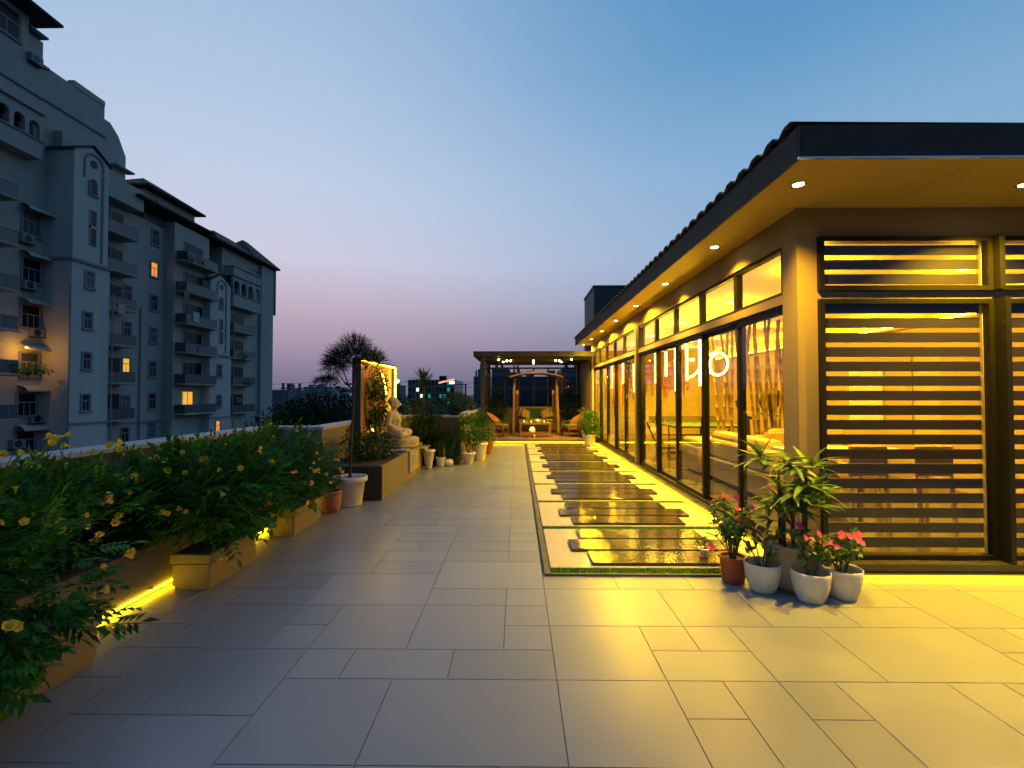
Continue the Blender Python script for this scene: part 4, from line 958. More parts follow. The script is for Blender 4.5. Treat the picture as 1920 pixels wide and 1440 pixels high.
# ================================================================== PERGOLA AND DECK
DX0, DX1, DY0, DY1, DZ = -1.24, 2.46, 14.80, 18.75, .147
m = MB(); m.box(DX0, DX1, DY0 + .02, DY1, 0, DZ - .026); deck = tag(m.build('deck', M_dark), kind='structure')
n = 26; w = (DX1 - DX0) / n
pm_ = MB(); pm_.box(.003, w - .003, 0, DY1 - DY0, -.024, 0); pme = pm_.mesh('plank'); pme.materials.append(M_deck)
for i in range(n): inst('plank', pme, deck, (DX0 + i * w, DY0, DZ))
m = MB(); m.box(DX0, DX1, DY0 - .012, DY0 + .018, DZ - .075, DZ - .003); m.build('fascia', M_deck, deck)
led('led_strip', 'yellow light strip under the front edge of the pergola deck', [(DX0 + .02, 2.2, DY0 - .008, DY0 + .012, .035, .06)])
PG = thing('pergola', 'flat roofed bronze steel pergola with glazed back over the deck', 'pergola', (DX0, DY0, 0))
def pg(name, mat, *bx, bevel=0):
    m = MB()
    for b in bx: m.box(*b)
    return m.build(name, mat, PG, world=True, bevel=bevel)
YF, YB, PX = 15.15, 18.62, -1.18
for x, y in ((PX, YF), (PX, YB), (2.36, YB)): pg('post', M_perg, (x, x + .11, y, y + .11, DZ if x > 0 else .0, 2.78))
for y in (16.3, 17.45): pg('post', M_perg, (PX + .02, PX + .08, y, y + .06, .0, 2.78))
pg('roof', M_perg, (-1.34, 2.468, 14.95, 18.8, 2.79, 2.90))
pg('roof_edge', M_perg, (-1.36, 2.469, 14.90, 14.948, 2.77, 2.93), (-1.40, -1.342, 14.90, 18.8, 2.77, 2.93))
for y in (15.55, 16.25, 16.95, 17.65, 18.3): pg('beam', M_perg, (PX + .11, 2.465, y, y + .06, 2.70, 2.788))
pg('side_rail', M_perg, (PX + .025, PX + .075, YF + .11, YB, 2.25, 2.31), (PX + .025, PX + .075, YF + .11, YB, 1.05, 1.10))
ss = MB()
for y0, y1 in ((15.26, 16.3), (16.36, 17.45), (17.51, 18.62)):
    p = MB(); p.box(PX + .045, PX + .053, y0 + .003, y1 - .003, 1.102, 2.248); p.build('side_pane', M_gtint, PG, world=True)
    p = MB(); p.box(PX + .045, PX + .053, y0 + .003, y1 - .003, 2.312, 2.698); p.build('side_pane', M_gtint, PG, world=True)
pg('back_wall', M_olive, (DX0 + .06, 2.47, YB + .02, YB + .12, DZ, 1.02)); pg('back_rail', M_perg, (PX + .11, 2.36, YB + .02, YB + .09, 2.56, 2.63), (PX + .11, 2.36, YB + .022, YB + .088, 1.02, 1.08), (PX + .11, 2.36, YB + .024, YB + .086, 1.78, 1.83))
xs = [PX + .11 + i * (2.36 - PX - .11) / 6 for i in range(7)]
for i in range(6):
    if i: pg('mullion', M_perg, (xs[i] - .03, xs[i] + .03, YB + .021, YB + .087, 1.081, 2.559))
    p = MB(); p.box(xs[i] + (.031 if i else .001), xs[i + 1] - .031, YB + .05, YB + .056, 1.082, 1.778); p.build('back_pane', M_gtint, PG, world=True)
    p = MB(); p.box(xs[i] + (.031 if i else .001), xs[i + 1] - .031, YB + .05, YB + .056, 1.832, 2.26); p.build('back_pane', M_gtint, PG, world=True)
# pergola lamps
lamps = [(-.62, 15.5), (-.35, 15.9), (-.22, 15.9), (-.36, 16.1), (-.23, 16.1), (-.5, 16.6), (.55, 16.0), (1.3, 15.9), (1.42, 15.9), (1.55, 16.6), (1.78, 15.4), (.6, 17.3)]
for i, (x, y) in enumerate(lamps):
    t = thing('pergola_lamp', '%s tiny bright lamp under the pergola roof, counted from the left' % ORD[i], 'lamp', (x, y, 2.78), 'lamps under the pergola roof')
    m = MB(); m.tube([(0, 0, -.002), (0, 0, -.06)], .022, 10); m.build('cap', M_black, t); m = MB(); m.ell((0, 0, -.075), (.028, .028, .028), 10, 8); m.build('bulb', E_spot, t, smooth=True)
for x, y in ((-.3, 16.0), (.6, 16.2), (1.5, 16.0)): spot((x, y, 2.66), 70, 165, parent=None, r=.1)
# swing
SY = 17.1
t = thing('garden_swing', 'wooden garden swing with an arched roof under the pergola', 'garden swing', (.66, SY, DZ))
for sx in (-1, 1):
    for sy in (-1, 1):
        m = MB(); m.bar((sx * .80, sy * .48, 0), (sx * .76, sy * .10, 1.98), .075, .06, (0, 1, 0)); m.build('leg', M_teak, t)
    m = MB(); m.bar((sx * .79, -.40, .40), (sx * .79, .40, .40), .05, .05); m.build('stretcher', M_teak, t)
    m = MB(); m.bar((sx * .84, -.5, .03), (sx * .84, .5, .03), .06, .06); m.build('foot', M_dark, t)
m = MB(); k = 14; vs = []
for i in range(k + 1):
    u = -1 + 2 * i / k; z = 2.0 + .15 * (1 - u * u)
    vs += [(u * .94, -.52, z), (u * .94, .52, z), (u * .94, .52, z + .06), (u * .94, -.52, z + .06)]
fs = [tuple(4 * i + j for j in q) for i in () for q in ()]
for i in range(k):
    a = 4 * i; b = a + 4; fs += [(a, a + 1, b + 1, b), (a + 1, a + 2, b + 2, b + 1), (a + 2, a + 3, b + 3, b + 2), (a + 3, a, b, b + 3)]
fs += [(0, 3, 2, 1), (4 * k, 4 * k + 1, 4 * k + 2, 4 * k + 3)]
m.add(vs, fs); m.build('roof', M_teak, t, bevel=.008)
m = MB(); m.box(-.62, .62, -.28, .28, .36, .42); m.build('seat', M_teak, t, bevel=.008); m = MB(); m.box(-.61, .61, -.27, .25, .422, .52); m.build('seat_cushion', M_gcush, t, bevel=.03)
m = MB(); m.bar((-.64, .29, .46), (.64, .33, .46), .05, .05); m.bar((-.64, .33, .92), (.64, .33, .92), .05, .06); m.build('backrest', M_teak, t)
m = MB(); m.box(-.60, .60, .26, .32, .50, .90); m.build('back_cushion', pm('dark_green_cushion', (.01, .035, .02), .8), t, bevel=.02)
for sx in (-1, 1):
    m = MB(); m.box(sx * .66 - .035, sx * .66 + .035, .25, .31, .42, 1.42); m.build('hanger', M_teak, t); m = MB(); m.box(sx * .66 - .04, sx * .66 + .04, .235, .32, 1.42, 1.56); m.build('hanger_cap', M_porc, t)
    m = MB(); m.tube([(sx * .66, .28, 1.56), (sx * .7, .1, 2.0)], .008, 5); m.build('rope', M_cane, t)
    m = MB(); m.box(sx * .64 - .03, sx * .64 + .03, -.28, .28, .62, .67); m.build('armrest', M_teak, t)
for i, (x, rz, lab) in enumerate(((-.46, .6, 'striped cushion upright in the left corner of the swing'), (-.36, .8, 'striped cushion leaning in front at the left of the swing'), (.36, -.7, 'striped cushion leaning at the right of the swing'), (.47, -.6, 'striped cushion upright in the right corner of the swing'))):
    m = MB(); m.ell((0, 0, 0), (.21, .07, .21), 16, 10)
    m.v = [(max(-.17, min(.17, a * 1.15)), b, max(-.17, min(.17, c * 1.15))) for a, b, c in m.v]
    o = m.build('cushion', M_pcush, None, smooth=True, loc=(.66 + x, SY + (.08 if i in (0, 3) else -.06), DZ + .69)); o.rotation_euler = (R(-18), R(25) * (1 if x < 0 else -1), rz * .6); tag(o, lab, 'cushion', 'cushions on the swing')
# coffee table and things on it
t = thing('coffee_table', 'low wooden coffee table with an open shelf in front of the swing', 'table', (.60, 15.85, DZ))
m = MB(); m.box(-.52, .52, -.28, .28, .40, .45); m.build('top', M_teak, t, bevel=.006); m = MB(); m.box(-.47, .47, -.24, .24, .12, .15); m.build('shelf', M_teak, t); m = MB(); m.box(-.46, .46, -.265, -.245, .03, .119); m.box(-.46, .46, .245, .265, .03, .119); m.build('apron', M_teak, t)
for sx in (-1, 1):
    for sy in (-1, 1):
        m = MB(); m.box(sx * .49 - .03, sx * .49 + .03, sy * .25 - .025, sy * .25 + .025, 0, .40); m.build('leg', M_teak, t)
TZ = DZ + .451
t = thing('teapot', 'pale porcelain teapot on the coffee table', 'teapot', (.68, 15.82, TZ))
m = MB(); m.lathe([(.001, 0), (.05, 0), (.06, .01), (.09, .05), (.085, .09), (.05, .115), (.001, .118)], 18); m.build('body', M_porc, t, smooth=True); m = MB(); m.lathe([(.045, .117), (.03, .13), (.01, .135), (.012, .15), (.001, .155)], 14); m.build('lid', M_porc, t, smooth=True)
m = MB(); m.tube([(-.08, 0, .05), (-.12, 0, .07), (-.14, 0, .11)], [.018, .013, .009], 8); m.build('spout', M_porc, t, smooth=True); m = MB(); m.tube([(.08, 0, .09), (.13, 0, .09), (.135, 0, .06), (.09, 0, .035)], .008, 6); m.build('handle', M_porc, t)
for i, (x, y, lab) in enumerate(((.22, 15.75, 'leftmost glowing candle on the coffee table'), (.46, 15.68, 'glowing candle in the middle of the coffee table'), (.90, 15.75, 'glowing candle at the right of the teapot'))):
    t = thing('candle', lab, 'candle', (x, y, TZ), 'candles on the coffee table'); m = MB(); m.lathe([(.001, 0), (.028, 0), (.032, .05), (.028, .05), (.026, .01)], 12); m.build('cup', M_porc, t); m = MB(); m.ell((0, 0, .05), (.018, .018, .026), 10, 8); m.build('flame', E_can, t, smooth=True)
for x, y, lab in ((.30, 15.85, 'small pale bowl at the left of the coffee table'), (1.03, 15.8, 'small pale cup at the right end of the coffee table')):
    t = thing('bowl', lab, 'bowl', (x, y, TZ)); m = MB(); m.lathe([(.001, 0), (.025, 0), (.045, .04), (.04, .04), (.02, .008)], 12); m.build('body', M_porc, t, smooth=True)
t = thing('table_lamp', 'glowing lamp with a pale shade on the coffee table shelf', 'lamp', (.50, 15.80, DZ + .151)); m = MB(); m.lathe([(.001, 0), (.12, 0), (.12, .02), (.02, .03), (.02, .06)], 16); m.build('base', M_porc, t); m = MB(); m.lathe([(.11, .05), (.06, .17)], 16); m.build('shade', em('lamp_shade_glow', (1, .7, .22), 1.6), t)
t = thing('floor_candle', 'small goblet candle on the deck in front of the coffee table', 'candle', (.55, 15.3, DZ)); m = MB(); m.lathe([(.001, 0), (.04, 0), (.01, .02), (.01, .05), (.05, .09), (.045, .09), (.01, .06)], 14); m.build('goblet', M_porc, t, smooth=True)
# rattan armchairs
def rattan(label, loc, rz):
    t = thing('rattan_armchair', label, 'armchair', loc, 'rattan armchairs on the deck', rz)
    # faces +X in local space
    m = MB(); k = 16; vs = []; th = .03
    for i in range(k + 1):
        a = R(100) + R(160) * i / k - 0; x = .30 * math.cos(a); y = .36 * math.sin(a); 
        u = abs(i - k / 2) / (k / 2); zt = .80 - .30 * u ** 1.6; xx = x - .02 + .10 * u
        for q, z in ((0, .18), (.05, .42), (.09, zt)):
            s = 1 + q * .9; vs += [(xx * s, y * s, z)]
    fs = []
    for i in range(k): a = 3 * i; fs += [(a, a + 3, a + 4, a + 1), (a + 1, a + 4, a + 5, a + 2)]
    m.add(vs, fs); o = m.build('shell', M_rattan, t, smooth=True); so = o.modifiers.new('thick', 'SOLIDIFY'); so.thickness = .035
    tops = [vs[3 * i + 2] for i in range(k + 1)]
    m = MB(); m.tube(tops + [(.32, -.40, .45), (.34, -.38, .0)], .022, 8); m.tube([tops[0], (.32, .40, .45), (.34, .38, 0)], .022, 8); m.build('rim', M_teak, t, smooth=True)
    for sy in (-1, 1):
        m = MB(); m.bar((-.24, sy * .24, .2), (-.28, sy * .27, 0), .04, .04); m.build('leg', M_teak, t)
    m = MB(); m.box(-.24, .34, -.32, .32, .25, .30); m.build('seat', M_rattan, t, bevel=.01); m = MB(); m.box(-.20, .38, -.29, .29, .301, .40); m.build('seat_cushion', M_gcush, t, bevel=.03)
    for z in (.12,):
        m = MB(); m.bar((.33, -.38, z), (-.26, -.26, z), .025, .025); m.bar((.33, .38, z), (-.26, .26, z), .025, .025); m.build('stretcher', M_teak, t)
rattan('rattan armchair with a green cushion on the left of the deck', (-.72, 16.0, DZ), R(-12)); rattan('rattan armchair with a green cushion on the right of the deck', (1.95, 15.9, DZ), R(192))
# plants on and by the deck
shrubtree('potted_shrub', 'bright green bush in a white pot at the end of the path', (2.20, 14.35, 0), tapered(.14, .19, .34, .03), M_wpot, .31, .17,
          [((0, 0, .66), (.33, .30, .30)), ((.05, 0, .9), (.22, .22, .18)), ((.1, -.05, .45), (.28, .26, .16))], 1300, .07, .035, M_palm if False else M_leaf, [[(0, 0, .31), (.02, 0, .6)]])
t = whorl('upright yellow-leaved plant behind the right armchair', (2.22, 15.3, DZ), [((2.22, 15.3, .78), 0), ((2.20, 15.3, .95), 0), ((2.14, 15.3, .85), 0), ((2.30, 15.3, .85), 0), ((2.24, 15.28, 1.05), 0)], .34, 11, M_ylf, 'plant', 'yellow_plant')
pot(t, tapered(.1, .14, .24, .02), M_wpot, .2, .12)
shrubtree('potted_plant', 'dark leafy climber in the right back corner of the pergola', (2.0, 18.1, DZ), tapered(.13, .18, .36, .03), M_dark, .33, .16, [((0, 0, .95), (.42, .3, .5)), ((.15, 0, 1.35), (.25, .2, .25))], 1100, .10, .055, M_leafd, [[(0, 0, .33), (.02, 0, .8), (.05, 0, 1.3)]])
shrubtree('potted_plant', 'dark leafy climber in the left back corner of the pergola', (-.75, 17.6, DZ), tapered(.13, .18, .36, .03), M_dark, .33, .16, [((0, 0, .85), (.36, .3, .42)), ((-.05, 0, 1.35), (.2, .2, .28))], 1000, .10, .055, M_leafd, [[(0, 0, .33), (.02, 0, .8), (.0, 0, 1.3)]])
shrubtree('hanging_plant', 'small plant with a red bloom on the parapet by the pergola post', (-1.38, 14.3, ZP), tapered(.07, .1, .14, .02), M_dark, .12, .08, [((0, 0, .2), (.16, .16, .1))], 160, .07, .03, M_leafd, None)
# ================================================================== APARTMENT BLOCK ACROSS THE STREET
AP = thing('apartment_building', 'tall stepped grey apartment block with balconies across the street on the left', 'building', (-34, 34, -9))
GZ = -9.0
def ab(name, mat, *bx):
    m = MB()
    for b in bx: m.box(*b)
    return m.build(name, mat, AP, world=True)
XC, XB, XD, XE = -34.4, -32.3, -33.4, -32.6
def Yp(px, py, X): return on_x(px, py, X).y
def Zp(px, py, X): return on_x(px, py, X).z
yB0, yB1 = Yp(135, 500, XB), Yp(206, 510, XB)
yU = Yp(196, 215, XC); zU = Zp(170, 183, XC)
yV = Yp(237, 290, XC); zV = Zp(215, 246, XC)
yD0, yD1 = Yp(327, 480, XD), Yp(392, 500, XD)
yE0, yE1 = Yp(394, 640, XE), Yp(434, 640, XE)
yEnd = Yp(512, 600, XD)
zR = Zp(300, 425, XC)
# volumes
ab('wall', M_apt, (-50, XC, 18, yB0 + .4, GZ, zU), (-50, XC, yB0 + .4, yU, 11, zU))
ab('parapet_band', M_trim, (XC - .05, XC + .12, yB0 - .9, yU + .1, zU - 2.55, zU - 2.4))
ab('parapet_coping', M_apt, (XC - .5, XC + .06, yB0 + 2.0, yU - .02, zU, zU + .45))
m = MB(); m.prism([(yU, 11), (yV, 11), (yV, zV - 1.6), (yV - .8, zV - .2), (yU + .6, zV + .5), (yU, zV + .5)], -47, XC - .05, 'x'); m.build('wall', M_apt, AP, world=True)
ab('cornice', M_trim, (XC - .2, XC + .5, yU + .7, yV + .35, Zp(230, 318, XC) - .15, Zp(230, 318, XC)))
ab('wall', M_apt, (-49, XC, yB0 + .41, yD0, GZ, zR), (-49, XC - .02, yD0, yEnd - .05, GZ, zR - 1.2))
# jutting balcony box under the step
zj0, zj1 = Zp(240, 385, XD), Zp(240, 345, XD)
ab('wall', M_apt, (XC, XD + .1, yB1 + .2, Yp(268, 370, XD), zj0, zj1))
# bays
def bay(X0, X1, y0, y1, zl, zt, gable, mat):
    ab('wall', mat, (X0, X1, y0, y1, GZ, zl))
    w = .12; m = MB(); c = (y0 + y1) / 2
    m.prism([(y0 + w, zl), (y1 - w, zl), (y1 - w, zt - gable), (c, zt), (y0 + w, zt - gable)], X0 + .01, X1 - .1, 'x'); m.build('wall', mat, AP, world=True)
    ab('ledge', M_trim, (X0, X1 + .16, y0 - .14, y1 + .14, zl - .14, zl + .06))
    m = MB()
    for a, b in (((y0 - .05, zt - gable - .12), (c, zt + .08)), ((c, zt + .08), (y1 + .05, zt - gable - .12))):
        m.bar((X0 - .2, a[0], a[1]), (X0 - .2, b[0], b[1]), .01, .01)
        m.add([(X0, a[0], a[1]), (X1 + .05, a[0], a[1]), (X1 + .05, b[0], b[1]), (X0, b[0], b[1]), (X0, a[0], a[1] + .12), (X1 + .05, a[0], a[1] + .12), (X1 + .05, b[0], b[1] + .12), (X0, b[0], b[1] + .12)], [(0, 1, 2, 3), (7, 6, 5, 4), (0, 4, 5, 1), (1, 5, 6, 2), (2, 6, 7, 3), (3, 7, 4, 0)])
    m.build('roof', M_rtile, AP, world=True)
    # arched relief, round window, arched window
    ym = c + .12; zc = zt - gable - .55; m = MB(); rr = .78
    m.tube([(X1 - .08, ym + rr, zl + .3), (X1 - .08, ym + rr, zc)] + [(X1 - .08, ym + rr * math.cos(R(a)), zc + rr * math.sin(R(a))) for a in range(10, 181, 10)] + [(X1 - .08, ym - rr, zc - 1.2)], .09, 5); m.build('arch_relief', M_trim, AP, world=True)
    m = MB(); m.tube([(X1 - .1, ym, zc + .05), (X1 - .06, ym, zc + .05)], .30, 18); m.build('round_window', M_wdark, AP, world=True)
    m = MB(); m.prism([(ym - .3, zc - 2.3), (ym + .3, zc - 2.3), (ym + .3, zc - 1.4)] + [(ym + .3 * math.cos(R(a)), zc - 1.4 + .3 * math.sin(R(a))) for a in range(20, 180, 20)] + [(ym - .3, zc - 1.4)], X1 - .1, X1 - .05, 'x'); w = m.build('arched_window', M_wdark, AP, world=True)
    m = MB(); m.box(X1 - .1, X1 + .04, ym - .42, ym + .42, zc - 2.42, zc - 2.31); m.box(X1 - .1, X1 + .02, ym - .42, ym - .31, zc - 2.3, zc - 1.3); m.build('sill', M_trim, w, world=True)
    m = MB(); m.box(X1 - .1, X1 - .06, ym - .28, ym + .28, zc - 6.2, zc - 3.5); w = m.build('slit_window', M_wdark, AP, world=True)
    m = MB(); m.box(X1 - .1, X1 - .02, ym - .30, ym + .30, zc - 4.9, zc - 4.7); m.box(X1 - .1, X1 - .02, ym - .30, ym - .24, zc - 6.2, zc - 3.5); m.build('frame', M_wframe, w, world=True)
zBl, zBt = Zp(150, 488, XB), Zp(178, 278, XB)
bay(XC, XB, yB0, yB1, zBl, zBt, .75, M_aptl)
ab('chimney', M_apt, (XC - .01, XC + .7, yB0 + .5, yB0 + 1.5, zBt - .8, zBt + .75))
zEl, zEt = Zp(410, 666, XE), Zp(413, 515, XE)
bay(XC, XE, yE0, yE1, zEl, zEt, .8, M_aptl)
ab('chimney', M_aptl, (XC, XE - .4, yE0 + .3, yE0 + 1.6, zEt - .9, zEt + 1.1))
# D volume with front balconies, F block and end pier
ab('wall', M_apt, (XC, XD, yD0, yD1, GZ, Zp(360, 432, XD)))
zF = Zp(490, 492, XD)
ab('wall', M_apt, (-48, XD - .4, yE1, yEnd, GZ, zF - .3)); ab('wall', M_apt, (XD - .4, XD, Yp(490, 600, XD), yEnd, GZ, zF - .3))
ab('wall', M_aptd, (-40, XD - .01, yEnd, yEnd + .7, Zp(512, 590, XD), Zp(512, 505, XD)))
# roofs
def eave_roof(y0, y1, x0, x1, z0, rise, ov=.9):
    m = MB(); yc0, yc1 = y0 + (y1 - y0) * .38, y0 + (y1 - y0) * .62; xm = (x0 + x1) / 2
    m.add([(x1 + ov, y0 - ov, z0), (x1 + ov, y1 + ov, z0), (x0 - ov, y1 + ov, z0), (x0 - ov, y0 - ov, z0), (xm, yc0, z0 + rise), (xm, yc1, z0 + rise),
           (x1 + ov, y0 - ov, z0 - .18), (x1 + ov, y1 + ov, z0 - .18), (x0 - ov, y1 + ov, z0 - .18), (x0 - ov, y0 - ov, z0 - .18)],
          [(0, 1, 5, 4), (1, 2, 5), (2, 3, 4, 5), (3, 0, 4), (0, 6, 7, 1), (1, 7, 8, 2), (2, 8, 9, 3), (3, 9, 6, 0), (6, 9, 8, 7)])
    m.build('roof', M_rtile, AP, world=True)
eave_roof(yV + .5, yD1 - .4, -37, XD - .2, Zp(402, 443, XD) + .1, 1.2, .75)
ab('wall', M_apt, (-44, XC - .8, yV + 3.0, yD1 + .2, zR, Zp(395, 418, XC - .4)))
eave_roof(yV + 3.4, yD1 + .1, -40, XC - .8, Zp(402, 417, XC - .4), 2.0, .8)
eave_roof(yD1 + .2, yEnd - .3, -39, XD - .3, zF, 2.4, .85)
eave_roof(yEnd - 5, yEnd - .2, -38, XD - .3, zF + .05, 2.9, .9)
# penthouse at the upper left
zP0 = zU; yP = Yp(53, 90, XC)
ab('wall', M_apt, (-46, XC + .01, 18, yP, zP0, Zp(53, 30, XC))); eave_roof(18, yP + .1, -46, XC + .2, Zp(60, 28, XC), 2.0, 1.1)
ab('wall', M_apt, (-46, XC - .3, yP, Yp(88, 110, XC), zP0, Zp(75, 70, XC))); ab('cornice', M_trim, (-46, XC + .15, yP, Yp(90, 130, XC), Zp(88, 132, XC), Zp(88, 132, XC) + .18), (-46, XC + .15, yP, Yp(88, 75, XC), Zp(75, 66, XC), Zp(75, 66, XC) + .15))
# arcaded loggia jutting out at the upper left, and the arcade on the far block
def loggia(X0, X1, y0, y1, z0, zsill, ztop, n):
    d = (y1 - y0); w = d / n
    ab('balcony_wall', M_apt, (X0, X1, y0, y1, z0, zsill)); ab('ledge', M_trim, (X0, X1 + .1, y0 - .1, y1 + .1, zsill, zsill + .1))
    ab('loggia_back', M_wdark, (X0, X0 + .3, y0, y1, zsill + .1, ztop - .3))
    for i in range(n + 1):
        yy = y0 + i * w; ab('column', M_apt, (X1 - .35, X1 - .05, max(y0, yy - .14), min(y1, yy + .14), zsill + .1, ztop - 1.0))
    m = MB()
    for i in range(n):
        a, b = y0 + i * w, y0 + (i + 1) * w; r = w / 2 - .14; c = (a + b) / 2
        top = [(a, ztop - 1.0), (a, ztop), (b, ztop), (b, ztop - 1.0)] + [(c + r * math.cos(R(q)), ztop - 1.0 + min(r, .85) * math.sin(R(q))) for q in range(0, 181, 20)]
        vs0 = [(X1 - .35, y, z) for y, z in top]; vs1 = [(X1 - .05, y, z) for y, z in top]; k = len(top)
        # strip the spandrel into quads fanning from the top edge
        arcp = [(c + r * math.cos(R(q)), ztop - 1.0 + min(r, .85) * math.sin(R(q))) for q in range(0, 181, 20)]
        for j in range(len(arcp) - 1):
            p, q = arcp[j], arcp[j + 1]
            m.add([(X1 - .35, p[0], p[1]), (X1 - .35, q[0], q[1]), (X1 - .35, q[0], ztop), (X1 - .35, p[0], ztop), (X1 - .05, p[0], p[1]), (X1 - .05, q[0], q[1]), (X1 - .05, q[0], ztop), (X1 - .05, p[0], ztop)],
                  [(0, 3, 2, 1), (4, 5, 6, 7), (0, 1, 5, 4), (3, 7, 6, 2), (0, 4, 7, 3), (1, 2, 6, 5)])
        for yy0, yy1 in ((a, a + .14), (b - .14, b)): m.box(X1 - .35, X1 - .05, yy0, yy1, ztop - 1.0, ztop)
    m.build('arcade', M_apt, AP, world=True)
    ab('wall', M_apt, (X0, X1, y0 - .02, y1 + .02, ztop, ztop + 1.2)); ab('ledge', M_trim, (X0, X1 + .12, y0 - .1, y1 + .1, ztop + .0, ztop + .1), (X0, X1 + .12, y0 - .1, y1 + .1, ztop + 1.1, ztop + 1.2))
XL_ = -33.5
loggia(XC, XL_, 27.4, Yp(80, 250, XL_), Zp(70, 296, XL_), Zp(60, 258, XL_), Zp(60, 205, XL_), 5)
XFz = -32.7
loggia(XD - .4, XFz, Yp(438, 560, XFz), Yp(489, 560, XFz), Zp(460, 580, XFz), Zp(465, 560, XFz), Zp(465, 528, XFz), 4)
# windows
def window(px, py, X, w=.72, h=1.25, lit=None, bars=2):
    p = on_x(px, py, X); y, z = p.y, p.z; m = MB(); t = .12
    m.box(X - .02, X + .07, y - w / 2 - t, y - w / 2, z - h / 2 - t, z + h / 2 + t); m.box(X - .02, X + .07, y + w / 2, y + w / 2 + t, z - h / 2 - t, z + h / 2 + t)
    m.box(X - .02, X + .069, y - w / 2, y + w / 2, z + h / 2, z + h / 2 + t); m.box(X - .02, X + .13, y - w / 2 - t - .03, y + w / 2 + t + .03, z - h / 2 - t - .06, z - h / 2)
    o = m.build('window', M_trim, AP, world=True)
    m = MB(); m.box(X - .02, X + .012, y - w / 2, y + w / 2, z - h / 2, z + h / 2); m.build('pane', lit or rng.choice((M_wdark, M_wdark, M_wcurt2, M_wcurt)), o, world=True)
    m = MB(); m.box(X, X + .035, y - w / 2, y - w / 2 + .05, z - h / 2, z + h / 2); m.box(X, X + .035, y + w / 2 - .05, y + w / 2, z - h / 2, z + h / 2)
    m.box(X + .001, X + .034, y - w / 2 + .05, y + w / 2 - .05, z + .12, z + .18)
    for i in range(1, bars): m.box(X + .002, X + .033, y - w / 2 + i * w / bars - .02, y - w / 2 + i * w / bars + .02, z - h / 2, z + .12)
    m.build('frame', M_wframe, o, world=True)
for px, py in ((168, 525), (164, 601), (162, 677), (160, 755)): window(px, py, XB, .62, 1.15)
for px, py in ((291, 446), (289, 506), (288, 568), (287, 629), (286, 692), (285, 752), (284, 806)): window(px, py, XC, .8, 1.3, M_lit2 if py == 506 else None)
for px, py in ((411, 695), (410, 752), (408, 800)): window(px, py, XE, .7, 1.2, M_lit2 if py == 800 else None, 2)
for px, py in ((239, 549), (238, 617), (236, 685), (235, 755), (234, 815)): window(px, py, XC, .75, 1.15, M_lit if py == 685 else None)
for px, py in ((59, 420), (59, 508), (57, 594), (55, 683), (50, 758), (47, 828)): window(px, py, XC, 1.25, 1.5, None, 3)
window(12, 36, XC + .01, 1.6, 1.8, None, 2)
# curved sunshades over the windows of the recess
for px, py in ((62, 388), (62, 474), (60, 560), (60, 646), (57, 722), (52, 795)):
    p = on_x(px, py, XC); m = MB()
    for i in range(6):
        a0, a1 = R(15 * i), R(15 * (i + 1)); m.add([(XC + .75 * math.sin(a0), p.y - .9, p.z - .45 + .42 * math.cos(a0)), (XC + .75 * math.sin(a0), p.y + .9, p.z - .45 + .42 * math.cos(a0)), (XC + .75 * math.sin(a1), p.y + .9, p.z - .45 + .42 * math.cos(a1)), (XC + .75 * math.sin(a1), p.y - .9, p.z - .45 + .42 * math.cos(a1))], [(0, 1, 2, 3)])
    m.build('sunshade', M_apt, AP, world=True)
# balconies: slab > railing, balusters; glazed door behind as a part
def balcony(X, y0, y1, z, dep, lit=None, door=True, rail=M_rail, h=1.0):
    m = MB(); m.box(X, X + dep, y0, y1, z, z + .16); m.box(X, X + dep + .05, y0 - .05, y1 + .05, z + .06, z + .13); o = m.build('balcony', M_apt, AP, world=True)
    m = MB(); m.box(X, X + dep - .02, y0 + .02, y0 + .06, z + h, z + h + .06); m.box(X, X + dep - .02, y1 - .06, y1 - .02, z + h, z + h + .06); m.box(X + dep - .06, X + dep - .02, y0 + .06, y1 - .06, z + h, z + h + .06)
    m.build('railing', M_rail, o, world=True)
    m = MB(); m.box(X + dep - .05, X + dep - .03, y0 + .05, y1 - .05, z + .2, z + h - .002); m.box(X + .01, X + dep - .05, y0 + .03, y0 + .05, z + .2, z + h - .002); m.build('railing_panel', rail, o, world=True)
    n = max(2, int((y1 - y0) / .5)); m = MB()
    for i in range(n + 1): yy = y0 + .05 + (y1 - y0 - .1) * i / n; m.box(X + dep - .055, X + dep - .022, yy - .02, yy + .02, z + .16, z + h)
    m.build('baluster', M_trim, o, world=True)
    if door:
        c = y0 + (y1 - y0) * .38; m = MB(); m.box(X - .02, X + .03, c - .75, c + .75, z + .17, z + 2.35)
        if not lit: m.box(X - .02, X + .028, c + .8, min(c + 2.0, y1 - .1), z + .95, z + 2.3)  # dark pane added beside the door, recess shade put into its colour
        d = m.build('balcony_door', lit or M_wdark, AP, world=True)
        m = MB()
        for q in (-.75, -.02, .71): m.box(X, X + .06, c + q, c + q + .05, z + .17, z + 2.35)
        m.box(X, X + .059, c - .75, c + .75, z + 2.3, z + 2.36); m.build('frame', M_wframe, d, world=True)
gl = pm('balcony_glass_panel', (.055, .075, .085), .3)
for px, py in ((231, 446), (229, 515), (227, 583), (226, 651), (224, 721), (223, 790)):
    p = on_x(px, py, XC + 1.0); balcony(XC, yB1 + .3, p.y + 1.25, p.z, 1.35, M_lit if py == 651 else None, True, gl)
for py in (494, 551, 610, 664, 722, 778):
    p = on_x(358, py, XD + .9); balcony(XD, yD0 + .25, yD1 - .1, p.z, 1.1, M_lit if py == 778 else None, True, gl)
for py in (626, 675, 724, 775):
    p = on_x(460, py, XFz); balcony(XD - .4, Yp(438, 640, XFz), Yp(480, 640, XFz), p.z, 1.1, None, True, gl)
